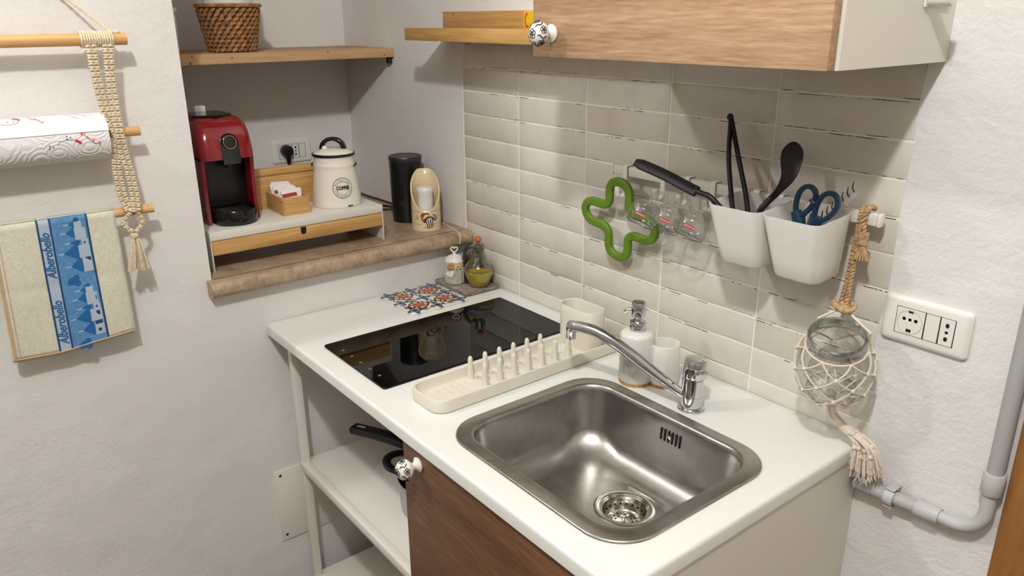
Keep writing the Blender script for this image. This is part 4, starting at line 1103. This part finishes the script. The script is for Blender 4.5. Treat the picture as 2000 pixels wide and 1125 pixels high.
# utensils
us = thing('spatula', 'black nylon spatula with ridged handle sticking out left of the bin', 'spatula', (.99, -.10, 1.215))
ph = bez([(.781, -.130, 1.359), (.809, -.130, 1.3545), (.860, -.130, 1.3445), (.917, -.130, 1.330), (.936, -.130, 1.3255)], 20)
hdl = one('handle', tube(ph, [.70+.30*min(1, i/3) for i in range(len(ph))], 12, up=(.1, -.75, .65), flat=(.0105, .0045)), 'black_nylon', us)
for k in (-1, 0, 1): one('ridge', tube([p+Vector((0, -.0031, .0035))+Vector((.0012, 0, .0042))*k*1.0 for p in ph[2:-1]], .0009, 6), 'black_gloss', hdl)
one('neck', tube(bez([(.932, -.130, 1.3265), (.950, -.130, 1.3245), (.968, -.129, 1.3200), (.992, -.118, 1.296), (1.012, -.102, 1.270)], 20), .0050, 10), 'black_nylon', us)
one('blade', xf(box(-.016, .016, -.0012, .0012, -.034, .006, .001, 1), Matrix.Translation((1.016, -.098, 1.262)) @ Matrix.Rotation(R(-10), 4, 'Y')), 'black_nylon', us)
tg = thing('tongs', 'black two-legged kitchen tongs standing in the bin, leaning on the tiles', 'tongs', (1.0, -.09, 1.215))
one('arm', tube(bez([(.921, -.030, 1.4515), (.926, -.0325, 1.440), (.945, -.055, 1.380), (.980, -.083, 1.310), (1.003, -.092, 1.235)], 20), 1, 10, up=(.3, .9, .3), flat=(.0050, .0035)), 'black_nylon', tg)
one('arm', tube(bez([(.923, -.030, 1.4515), (.930, -.0320, 1.438), (.966, -.055, 1.385), (1.013, -.083, 1.312), (1.030, -.092, 1.250)], 20), 1, 10, up=(.3, .9, .3), flat=(.0050, .0035)), 'black_nylon', tg)
one('hinge', ball((.9225, -.0305, 1.4515), .0068, 12, 8, (1, .8, 1)), 'black_nylon', tg)
sn = thing('serving_spoon', 'black nylon serving spoon standing bowl up in the left bin', 'spoon', (1.03, -.1, 1.215))
ax = [Vector(p) for p in ((1.0795, -.060, 1.4265), (1.081, -.064, 1.400), (1.0825, -.070, 1.370), (1.074, -.080, 1.345), (1.064, -.088, 1.328))]
axs = bez(ax, 28); m_ = len(axs)
prof_w = [.0035, .0095, .0130, .0155, .0172, .0182, .0186, .0186, .0182, .0176, .0168, .0160, .0150, .0140, .0130, .0120, .0110, .0100, .0090, .0080, .0072, .0066, .0062, .0060, .0058, .0057, .0056, .0056, .0056]
rt = Vector((.72, .62, .30)).normalized(); nv = Vector((.62, -.72, .25)).normalized(); loops = []
for k, p in enumerate(axs):
    wd = prof_w[min(k, len(prof_w)-1)]; dep = .0075*math.sin(math.pi*min(1, k/17)) if k < 17 else 0
    tdir = (axs[min(k+1, m_-1)]-axs[max(k-1, 0)]).normalized(); rr_ = (rt-tdir*rt.dot(tdir)).normalized(); nn = tdir.cross(rr_); nn = nn if nn.dot(nv) > 0 else -nn
    L_ = []
    for s in (-1, -.75, -.4, 0, .4, .75, 1): L_.append(p+rr_*wd*s - nn*(dep*(1-s*s)+.0013))
    for s in (1, .75, .4, 0, -.4, -.75, -1): L_.append(p+rr_*wd*s*.97 - nn*(dep*(1-s*s)-.0013))
    loops.append(L_)
one('bowl', loft(loops), 'black_nylon', sn, smooth=60)
one('handle', tube(bez([(1.0655, -.087, 1.331), (1.058, -.094, 1.318), (1.050, -.098, 1.300), (1.030, -.105, 1.22)], 16), .0056, 10), 'black_nylon', sn)
sx_ = thing('scissors', 'kitchen scissors with dark blue handles standing in the right bin', 'scissors', (1.15, -.1, 1.215))
def loopy(cx_, cz_, a, b, ang, n=20, egg=.25):
    out = []
    for i in range(n):
        t_ = 2*math.pi*i/n; x = a*math.cos(t_)*(1+egg*math.sin(t_)); z = b*math.sin(t_)
        out.append((cx_+x*math.cos(ang)-z*math.sin(ang), -.100, cz_+x*math.sin(ang)+z*math.cos(ang)))
    return out
one('finger_loop', tube(loopy(1.1365, 1.339, .0150, .0265, R(-22)), 1, 10, True, up=(0, 1, 0), flat=(.0042, .0042)), 'navy_handle', sx_)
one('finger_loop', tube(loopy(1.1740, 1.334, .0155, .0275, R(-30)), 1, 10, True, up=(0, 1, 0), flat=(.0042, .0042)), 'navy_handle', sx_)
one('handle_grip', tube([(1.1220, -.100, 1.320), (1.128, -.0995, 1.306), (1.140, -.098, 1.285)], [.009, .0105, .006], 10), 'navy_handle', sx_)
one('handle_grip', tube([(1.1620, -.100, 1.316), (1.160, -.0995, 1.303), (1.150, -.098, 1.285)], [.009, .0105, .006], 10), 'navy_handle', sx_)
one('pivot', tube([(1.149, -.103, 1.345), (1.152, -.103, 1.341), (1.155, -.103, 1.338)], .0042, 8), 'navy_handle', sx_)
one('blade', xf(box(-.006, .006, -.001, .001, -.075, .025, .0006, 1), Matrix.Translation((1.148, -.0955, 1.294)) @ Matrix.Rotation(R(9), 4, 'Y')), 'grey_steel', sx_)
one('blade', xf(box(-.006, .006, -.001, .001, -.075, .022, .0006, 1), Matrix.Translation((1.138, -.0980, 1.296)) @ Matrix.Rotation(R(-7), 4, 'Y')), 'grey_steel', sx_)
kc = thing('toothed_server', 'grey toothed spaghetti server slanting out of the right bin', 'kitchen tool', (1.14, -.06, 1.215))
one('blade', tube([(1.105, -.062, 1.238), (1.144, -.060, 1.290), (1.176, -.058, 1.331), (1.197, -.056, 1.357)], 1, 8, up=(0, 1, 0), flat=(.0058, .0010)), 'socket_grey', kc)
for k in range(7):
    s = k/6; x = 1.150+.047*s; z = 1.3025+.056*s
    one('tooth', tube([(x-.001, -.0588+.002*s, z), (x-.0028, -.0605, z+.006), (x-.0022, -.0605, z+.0165)], [.0014, .0013, .0008], 6), 'comb_dark', kc)

# ================================================================== HANGING JAR
jh = thing('hanging_jar', 'clear glass jar in a knotted cord net hung by a jute rope from the rail', 'jar', (1.214, -.078, 1.0))
JM = Matrix.Translation((1.2145, -.0770, 1.058)) @ Matrix.Rotation(R(20), 4, Vector((.90, .43, 0)))
jp = [(0, -.058), (.036, -.058), (.044, -.054), (.0565, -.036), (.0612, -.012), (.0612, .016), (.0575, .036), (.0485, .050), (.0455, .054), (.0455, .070)]
one('glass', xf(lathe(jp, 44), JM), 'clear_glass', jh)
one('glass_rim', xf(lathe([(.0452, .054), (.0468, .055), (.0480, .058), (.0468, .061), (.0466, .064), (.0482, .067), (.0478, .072), (.0450, .074), (.0425, .072), (.0432, .060)], 44), JM), 'smoke_glass', jh)
one('glass_foot', xf(lathe([(.030, -.0565), (.036, -.0585), (.043, -.0545), (.040, -.0540)], 40), JM), 'smoke_glass', jh)
jr_ = lambda h: next((a[0]+(b[0]-a[0])*(h-a[1])/(b[1]-a[1]) for a, b in zip(jp[1:], jp[2:]) if a[1] <= h <= b[1] and b[1] > a[1]), .0455)
levels = [.050, .026, .002, -.024, -.048, -.0605]; nn_ = 7
def jpt(i, k, off=.0030):
    h = levels[k]; a = 2*math.pi*(i+.5*(k % 2))/nn_+.35; r_ = (jr_(h) if k < 5 else .014)+off
    return Vector((r_*math.cos(a), r_*math.sin(a), h))
def jcord(p, q):
    out = []
    for s in (0, .25, .5, .75, 1):
        h = p.z+(q.z-p.z)*s; a = math.atan2(p.y, p.x); b = math.atan2(q.y, q.x); d = (b-a+math.pi) % (2*math.pi)-math.pi
        rr_ = (jr_(max(min(h, .07), -.0579))+.0030) if h > -.052 else math.hypot(p.x, p.y)+(math.hypot(q.x, q.y)-math.hypot(p.x, p.y))*s
        out.append(Vector((rr_*math.cos(a+d*s), rr_*math.sin(a+d*s), h)))
    return out
for k in range(5):
    for i in range(nn_):
        for di in ((0, -1) if k % 2 == 0 else (0, 1)):
            p, q = jpt(i, k), jpt(i+di, k+1)
            one('net_cord', xf(tube(jcord(p, q), .0017, 6), JM), 'cord_net', jh)
        if k: one('net_knot', xf(ball(tuple(jpt(i, k)), .0041, 8, 5, (1, 1, .8)), JM), 'cord_net', jh)
one('neck_cord', xf(tube([Vector((.0495*math.cos(a/12*math.pi), .0495*math.sin(a/12*math.pi), .049)) for a in range(24)], .0019, 6, True), JM), 'cord_net', jh)
KN = Vector((1.2025, -.052, 1.1585))
for a in (R(45), R(80), R(115), R(160)):
    p = JM @ Vector((.0505*math.cos(a), .0505*math.sin(a), .048)); e = JM @ Vector((.0520*math.cos(a), .0520*math.sin(a), .072))
    one('sling_cord', tube([p, e, KN+(e-KN)*.25, KN], .0021, 6), 'cord_net', jh)
one('rope_knot', tube([KN+Vector((.017*math.cos(R(a)), .013*math.sin(R(a)), .004*math.sin(R(2*a))+.002)) for a in range(0, 360, 24)], .0058, 8, True), 'rope_jute', jh)
one('rope_knot', ball(tuple(KN+Vector((0, 0, .001))), .013, 12, 8, (1, .9, .75)), 'rope_jute', jh)
def twisted(name, path, r_, strands=2, turns=14):
    f_ = frames(path); n = len(f_)
    for s in range(strands):
        pts_ = []
        for k, (p, t_, u, v) in enumerate(f_):
            a = 2*math.pi*(turns*k/(n-1)+s/strands); pts_.append(p+(u*math.cos(a)+v*math.sin(a))*r_*.62)
        one(name, tube(pts_, r_*.68, 6), 'rope_jute', jh)
twisted('rope', bez([KN+Vector((-.004, 0, .006)), (1.202, -.046, 1.225), (1.203, -.041, 1.285), (1.2045, -.041, 1.302)], 90), .0041)
twisted('rope', bez([KN+Vector((.005, -.002, .006)), (1.2075, -.048, 1.225), (1.208, -.0435, 1.285), (1.2085, -.043, 1.302)], 90), .0041)
twisted('rope', bez([(1.2045, -.041, 1.300), (1.205, -.041, 1.318), (1.2060, -.037, 1.3305), (1.209, -.028, 1.3315), (1.214, -.018, 1.328), (1.2165, -.030, 1.3325), (1.2135, -.042, 1.326), (1.214, -.0445, 1.305), (1.218, -.046, 1.286)], 110), .0038, 2, 12)
one('rope_whipping', lathe([(.0060, -.020), (.0082, -.018), (.0075, -.013), (.0086, -.008), (.0078, -.004), (.0086, 0), (.0070, .004)], 14, (1.2185, -.048, 1.291)), 'rope_jute', jh)
for i in range(14):
    a = 2*math.pi*i/14; one('rope_fray', tube([(1.2185+.004*math.cos(a), -.048+.004*math.sin(a), 1.272), (1.219+.007*math.cos(a), -.048+.007*math.sin(a), 1.260), (1.2195+.0115*math.cos(a), -.0485+.0095*math.sin(a), 1.2475)], .0016, 5), 'rope_jute', jh)
random.seed(21)
T0 = JM @ Vector((0, 0, -.066))
one('tassel_knot', ball(tuple(T0), .010, 12, 8, (1, 1, .8)), 'cord_net', jh)
for i in range(34):
    u = random.uniform(-1, 1); v_ = random.uniform(-1, 1); ln = random.uniform(.75, 1.05)
    e = Vector((1.282+.027*u, -.047+.010*v_+.004*u, .868+.020*abs(u)+random.uniform(-.012, .012)))
    pth = bez([T0+Vector((.004*u, .004*v_, 0)), T0+Vector((.010+.010*u, .006+.006*v_, -.045)), Vector((1.272+.019*u, -.050+.009*v_, .925)), e], 14)
    one('tassel_strand', tube(pth, .0025, 6), 'cord_net', jh)
    one('strand_knot', ball(tuple(pth[-3-i % 5]), .0048, 7, 5), 'cord_net', jh)
    for q in range(3): one('fray', tube([e, e+Vector((random.uniform(-.004, .006), random.uniform(-.003, .003), -.010-.006*random.random()))], .0008, 4), 'cord_net', jh)

# ================================================================== CONDUIT
cd = thing('conduit', 'grey plastic conduit running down the wall and bending behind the sink', 'conduit', (1.40, -.018, .80))
cy_ = -.0205
one('pipe', tube([(1.4695, cy_, .945), (1.4695, cy_, 2.2)], .0125, 20), 'conduit_grey', cd)
el = [(1.4695, cy_, .932)] + [(1.4235+.046*math.cos(R(a)), cy_, .8860+.046*math.sin(R(a))-.006) for a in range(0, -91, -10)] + [(1.400, cy_, .8335)]
one('elbow', tube(bez(el, 30), .0112, 18), 'conduit_light', cd)
one('coupling', tube([(1.4695, cy_, .914), (1.4695, cy_, .916), (1.4695, cy_, .950), (1.4695, cy_, .952)], [.0150, .0162, .0162, .0150], 24), 'conduit_light', cd)
one('coupling', tube([(1.366, cy_, .8315), (1.368, cy_, .8315), (1.403, cy_, .8335), (1.405, cy_, .8335)], [.0136, .0148, .0148, .0136], 24), 'conduit_light', cd)
one('pipe', tube([(1.2565, cy_, .8255), (1.370, cy_, .8320)], .0125, 20), 'conduit_grey', cd)
one('pipe_mouth', tube([(1.2560, cy_, .8255), (1.2568, cy_, .8256)], .0098, 20), 'hole_black', cd)
one('clip', tube([(1.322+.0, cy_+.0155*math.sin(R(a)), .8292+.0155*math.cos(R(a))) for a in range(-30, -331, -20)], 1, 8, up=(1, 0, 0), flat=(.0016, .0085)), 'conduit_light', cd)
one('clip_ear', box(1.314, 1.330, cy_-.010, -.0018, .8452, .8480, .0006, 1), 'conduit_light', cd)
one('clip_ear', box(1.314, 1.330, cy_-.010, -.0018, .8112, .8140, .0006, 1), 'conduit_light', cd)

# ================================================================== LEFT WALL: HANGER, ROLL, TOWEL
hg = thing('macrame_hanger', 'macrame wall hanger of cream cord with three wooden rods', 'wall hanger', (.06, -.95, 1.10))
RX_ = .060
for z, r_, ye in ((1.5955, .0120, -.8605), (1.4125, .0098, -.8635), (1.2475, .0100, -.8620)):
    p = tube([(RX_, -1.335, z), (RX_, ye, z)], r_, 18); one('rod', p, 'rod_pine', hg)
for i in range(13):
    y = -.943+.0046*i; one('cord_wrap', tube([(RX_+.0142*math.cos(R(a)), y, 1.5955+.0142*math.sin(R(a))) for a in range(0, 360, 30)], .0023, 6, True), 'cord_cream', hg)
def sinnet(path, w0, layer=0, nk=None):
    pth = bez(path, 120); m = Mesh()
    L_ = [0]
    for a, b in zip(pth, pth[1:]): L_.append(L_[-1]+(b-a).length)
    tot = L_[-1]; step = .0056; k = 0; d = 0; i = 0
    while d < tot:
        while i < len(L_)-2 and L_[i+1] < d: i += 1
        p = pth[i].lerp(pth[i+1], (d-L_[i])/max(1e-9, L_[i+1]-L_[i])); t_ = (pth[i+1]-pth[i]).normalized()
        side_ = Vector((1, 0, 0)).cross(t_).normalized(); nx_ = Vector((1, 0, 0))
        s = 1 if k % 2 else -1
        q = [p-side_*w0-t_*.001*s-nx_*.001, p-side_*w0*.85+nx_*.0022, p+nx_*.0038+t_*.0012*s, p+side_*w0*.85+nx_*.0022, p+side_*w0+t_*.001*s-nx_*.001]
        m.add(tube(q, [.0014, .0023, .0026, .0023, .0014], 6), 'cord_cream')
        k += 1; d += step
    m.add(tube([x-Vector((.0012, 0, 0)) for x in pth], .0032, 6), 'cord_cream')
    o = m.obj('knotted_cord', hg); o['kind'] = 'stuff'; return o
X = .0745
LB = [(-.9300, 1.583), (-.9300, 1.526), (-.9235, 1.452), (-.9110, 1.408), (-.9160, 1.378), (-.9225, 1.342), (-.9205, 1.285), (-.9130, 1.250)]
RB = [(-.9005, 1.583), (-.9060, 1.524), (-.9075, 1.462), (-.9080, 1.408), (-.9060, 1.377), (-.9010, 1.339), (-.8985, 1.287), (-.9010, 1.250)]
for band, lay in ((LB, 0), (RB, .0035)):
    for s_ in (-1, 1):
        sinnet([(X+lay+(.006 if k in (3, 7) else 0)+.0012*s_*(-1)**k, y+.0049*s_, z) for k, (y, z) in enumerate(band)], .0036)
sinnet([(X+.006, -.911, 1.252), (X, -.922, 1.236), (X, -.928, 1.225), (X, -.920, 1.212), (X+.003, -.911, 1.206)], .0038)
sinnet([(X+.006, -.901, 1.252), (X, -.894, 1.236), (X, -.891, 1.225), (X, -.899, 1.212), (X+.003, -.908, 1.206)], .0038)
one('tassel_wrap', lathe([(.0075, -.006), (.0085, -.004), (.0085, .004), (.0075, .006)], 14, (X, -.911, 1.198)), 'cord_cream', hg)
random.seed(5)
for i in range(24):
    a = random.uniform(-1, 1); b = random.uniform(-1, 1)
    one('tassel_strand', tube(bez([(X+.004*b, -.911+.005*a, 1.196), (X+.004*b, -.911+.012*a, 1.165), (X-.004+.006*b, -.913+.020*a, 1.118+.006*random.random())], 8), .0021, 5), 'cord_cream', hg)
twp = bez([(RX_+.004, -.8865, 1.6085), (.035, -.925, 1.648), (.012, -.985, 1.706), (.004, -1.09, 1.80)], 60)
for s in range(2):
    f_ = frames(twp); one('hanging_cord', tube([p+(u*math.cos(k*.9+math.pi*s)+v*math.sin(k*.9+math.pi*s))*.0014 for k, (p, t_, u, v) in enumerate(f_)], .0016, 6), 'cord_cream', hg)
one('cord_knot', ball((RX_+.002, -.8775, 1.6085), .0050, 10, 6, (1, 1.4, .8)), 'cord_cream', hg)

pr_ = thing('paper_roll', 'white embossed kitchen paper roll with red print on the middle rod', 'paper roll', (RX_, -1.12, 1.363))
RC = (.060, 1.4085); RR = .0455
def rollv(y0, y1, rad, a0=0, a1=360, n=48):
    V_ = []; F_ = []
    for y in (y0, y1):
        for i in range(n): a = 2*math.pi*i/n; V_.append((RC[0]+rad*math.cos(a), y, RC[1]+rad*math.sin(a)))
    for i in range(n): j = (i+1) % n; F_.append([i, j, n+j, n+i])
    return V_, F_
one('paper', rollv(-1.30, -.9305, RR), 'paper_emboss', pr_, smooth=60)
ends = Mesh()
for y in (-.9305, -1.30):
    V_ = []; F_ = []
    for rad in (RR, .018):
        for i in range(48): a = 2*math.pi*i/48; V_.append((RC[0]+rad*math.cos(a), y, RC[1]+rad*math.sin(a)))
    for i in range(48): j = (i+1) % 48; F_.append([i, j, 48+j, 48+i])
    ends.add((V_, F_), 'paper_white')
ends.obj('paper_end', pr_)
one('core', rollv(-1.30, -.9305, .018), 'cork', pr_)
# loose outer sheet
sh = []
for k in range(14):
    a = R(125-5.6*k*1.45); rad = RR+.0010+(.0010 if k > 10 else 0); sh.append((RC[0]+rad*math.cos(a), RC[1]+rad*math.sin(a)))
Vs = [(x, y, z) for y in (-1.30, -.9295) for x, z in sh]; n = len(sh)
sheet = one('loose_sheet', (Vs, [[i, i+1, n+i+1, n+i] for i in range(n-1)]), 'paper_white', pr_, fixn=False)
def onroll(vf, y0, a0, off=.0016):
    return [(RC[0]+(RR+off)*math.cos(a0+v[1]/RR), y0+v[0], RC[1]+(RR+off)*math.sin(a0+v[1]/RR)) for v in vf[0]], vf[1]
pm_ = Mesh()
random.seed(3)
def scribble(y0, a0, n, dx, dy, amp, mat, off=.0022, wd=.0011):
    pts_ = [(dx*k/n+amp*math.sin(k*1.9), dy*k/n+amp*math.cos(k*2.3)) for k in range(n+1)]
    pm_.add(onroll(stroke([(p.x, p.y) for p in bez([(x, y, 0) for x, y in pts_], n*4)], wd), y0, a0, off), mat)
scribble(-1.052, R(72), 9, .014, -.016, .0022, 'print_pink'); scribble(-1.062, R(82), 8, .010, -.012, .0018, 'print_pink')
scribble(-.998, R(84), 9, .022, -.022, .0012, 'print_grey', wd=.0007); scribble(-.990, R(92), 9, .030, -.022, .0012, 'print_grey', wd=.0007)
scribble(-.985, R(20), 12, .036, -.026, .0035, 'print_red', .0010); scribble(-.992, R(24), 7, .018, -.004, .0025, 'print_red', .0010)
pm_.add(onroll(stroke([(.020*math.cos(R(a)), .010*math.sin(R(a))) for a in range(0, 180, 12)], .0008), -1.005, R(-8), .0010), 'print_grey')
pm_.add(onroll(stroke([(.020*math.cos(R(a)), .010*math.sin(R(a))) for a in range(10, 70, 10)], .0045), -1.003, R(-9), .0011), 'print_red')
for k in range(3):
    for y_, a_ in ((-1.004, 10), (-1.036, -10)): pm_.add(onroll(poly(ell(.004*math.cos(k*2.1), .003*math.sin(k*2.1), .0014, .0012, 8)), y_, R(a_), .0010), 'print_black')
pm_.add(onroll(stroke([(.019*math.cos(R(a)), .0105*math.sin(R(a))) for a in range(0, 360, 15)], .0008, True), -1.096, R(67), .0022), 'print_grey')
pm_.add(onroll(stroke([(.016*math.cos(R(a)), .010*math.sin(R(a))) for a in range(0, 80, 10)], .0040), -1.092, R(70), .0023), 'print_pink')
for dx in (-.004, .006): pm_.add(onroll(poly(ell(dx, .000, .0014, .0012, 8)), -1.092, R(64), .0023), 'print_grey')
pm_ = pm_.obj('printed_marks', pr_, smooth=0, fixn=False); pm_['kind'] = 'stuff'

# towel over the lowest rod
tw = thing('tea_towel', 'cream tea towel with a blue band of cone-roofed houses over the lowest rod', 'towel', (.06, -1.05, .97))
TY0, TY1, TZ1, TZ0 = -1.162, -.9405, 1.2595, .974
def tws(u, v, off=0, layer=0):
    """u 0..1 across (left to right), v 0..1 from the rod downward"""
    y = TY0+(TY1-TY0)*u + (-.010*(1-u)*v) + .004*v*u
    z = TZ1-(TZ1-TZ0+.006*math.sin(u*5.0)-.012*(1-u)*0)*v
    x = RX_+.0125-.018*v**.7+.0022*math.sin(u*7+v*2.2)*min(1, v*3)+.0016*math.sin(u*15+2*v)*v - .003*math.exp(-((v-.5)/.03)**2)*.4
    if v < .04: x = RX_+.0125*math.sin(math.pi/2*min(1, v/.04)); z = RX_ and (1.2475+.0125*math.cos(math.pi/2*min(1, v/.04)))
    return Vector((x+off-layer, y, z))
def towelsheet(off, u0=0, u1=1, v0=0, v1=1, nu=26, nv=34):
    V_ = []; F_ = []
    for j in range(nv+1):
        for i in range(nu+1): V_.append(tuple(tws(u0+(u1-u0)*i/nu, v0+(v1-v0)*j/nv, off)))
    for j in range(nv):
        for i in range(nu): a = j*(nu+1)+i; F_.append([a, a+1, a+nu+2, a+nu+1])
    return V_, F_
fs = Mesh().add(towelsheet(0), 'towel_cloth').obj('front_panel', tw, smooth=80, fixn=False)
md = fs.modifiers.new('thick', 'SOLIDIFY'); md.thickness = .0022; md.offset = 1
bk_ = Mesh()
V_, F_ = towelsheet(-.009, .0, 1, .0, 1.02); V_ = [(max(x-.006, .012) if z < 1.245 else x, y-.002, z-.004 if z < 1.2 else z) for x, y, z in V_]
V_ = [(x if z < 1.245 else RX_-(x-RX_), y, z) for x, y, z in V_]
fb = bk_.add((V_, F_), 'towel_cloth').obj('back_panel', tw, smooth=80, fixn=False)
md = fb.modifiers.new('thick', 'SOLIDIFY'); md.thickness = .0020; md.offset = -1
def hem(path, r_=.0017, nm='hem'): one(nm, tube(path, r_, 6), 'towel_hem', fs)
hem([tws(i/24, 1, .0004) for i in range(25)]); hem([tws(.004, .06+.94*i/24, .0004) for i in range(25)], .0022); hem([tws(.022, .06+.94*i/24, .0006) for i in range(25)], .0009); hem([tws(.05, .06+.94*i/24, .0006) for i in range(25)], .0009)
def onband(vf, off): return [tuple(tws(v[0], v[1], off)) for v in vf[0]], vf[1]
def U_(y): return (y-TY0)/(TY1-TY0)
b0, b1, bt = .355, .755, .455       # band edges and text strip edge in u
bd_ = one('blue_band', towelsheet(.0005, bt, b1, .005, .995, 14, 40), 'towel_blue', fs, fixn=False, smooth=80)
one('pale_strip', towelsheet(.0005, b0, bt, .005, .995, 6, 40), 'towel_pale', fs, fixn=False, smooth=80)
for u in (b0, bt, b1): one('band_border', towelsheet(.0009, u-.008, u+.008, .005, .995, 1, 40), 'towel_navy', fs, fixn=False, smooth=80)
def tz(pts, mat, m, off=.0010):
    c = [(p[0], p[1], 0) for p in pts]; m.add(onband((c, [list(range(len(c)))]), off), mat)
for rep, v00 in enumerate((.03, .535)):
    m = Mesh(); vs = .43/1.0
    Vf = lambda t_: v00+t_*.43
    uu = lambda s: bt+.015+(b1-bt-.02)*s
    # houses (right) with cone roofs pointing left
    for (t0, t1, cone, roof0) in ((.03, .16, .46, .62), (.14, .34, .34, .58), (.36, .48, .42, .66), (.44, .72, .20, .60), (.68, .96, .34, .66)):
        tm = (t0+t1)/2
        tz([(uu(cone), Vf(tm)), (uu(roof0), Vf(t1)), (uu(roof0+.06), Vf(tm)), (uu(roof0), Vf(t0))], 'towel_dark', m, .0010)
        tz([(uu(cone-.16), Vf(tm-.008)), (uu(cone), Vf(tm-.012)), (uu(cone), Vf(tm+.012)), (uu(cone-.16), Vf(tm+.008))], 'towel_pale', m, .0011)
    for (t0, t1, s0, s1) in ((.05, .18, .62, .84), (.17, .38, .60, .93), (.38, .50, .76, .96), (.48, .70, .64, .97), (.68, .96, .70, .97)):
        tz([(uu(s0), Vf(t0)), (uu(s1), Vf(t0)), (uu(s1), Vf(t1)), (uu(s0), Vf(t1))], 'towel_pale', m, .0012)
    for (t0, t1, s0, s1) in ((.24, .32, .66, .90), (.42, .46, .82, .88), (.52, .60, .70, .92), (.70, .77, .72, .95), (.85, .91, .78, .88)):
        tz([(uu(s0), Vf(t0)), (uu(s1), Vf(t0)), (uu(s1), Vf(t1)), (uu(s0), Vf(t1))], 'towel_navy', m, .0013)
    tz([(uu(.70+.09*math.cos(q)), Vf(.03+.035*math.sin(q))) for q in [k*.6 for k in range(10)]], 'towel_dark', m, .0013)
    for (s, t_, r_) in ((.30, 1.08, .13), (.42, 1.03, .10), (.44, 1.13, .10), (.22, 1.10, .08)):
        tz([(uu(s+r_*math.cos(q)), Vf(t_+r_*.55*math.sin(q))) for q in [k*2*math.pi/12 for k in range(12)]], 'towel_dark', m, .0010)
    m = m.obj('trulli_motif', fs, smooth=0, fixn=False); m['kind'] = 'stuff'
    tv, tf = text_vf('Alberobello', .030, shear=.4, bold=.0007)
    wmax = max(v[0] for v in tv)-min(v[0] for v in tv); cxm = (max(v[0] for v in tv)+min(v[0] for v in tv))/2
    sc_ = .345/wmax
    vv_ = [((b0+bt)/2-v[1]*(.105/.030), v00+.245-(v[0]-cxm)*sc_, 0) for v in tv]
    # reads upward along the strip
    one('lettering', onband((vv_, tf), .0014), 'towel_dark', fs, smooth=0, fixn=False)
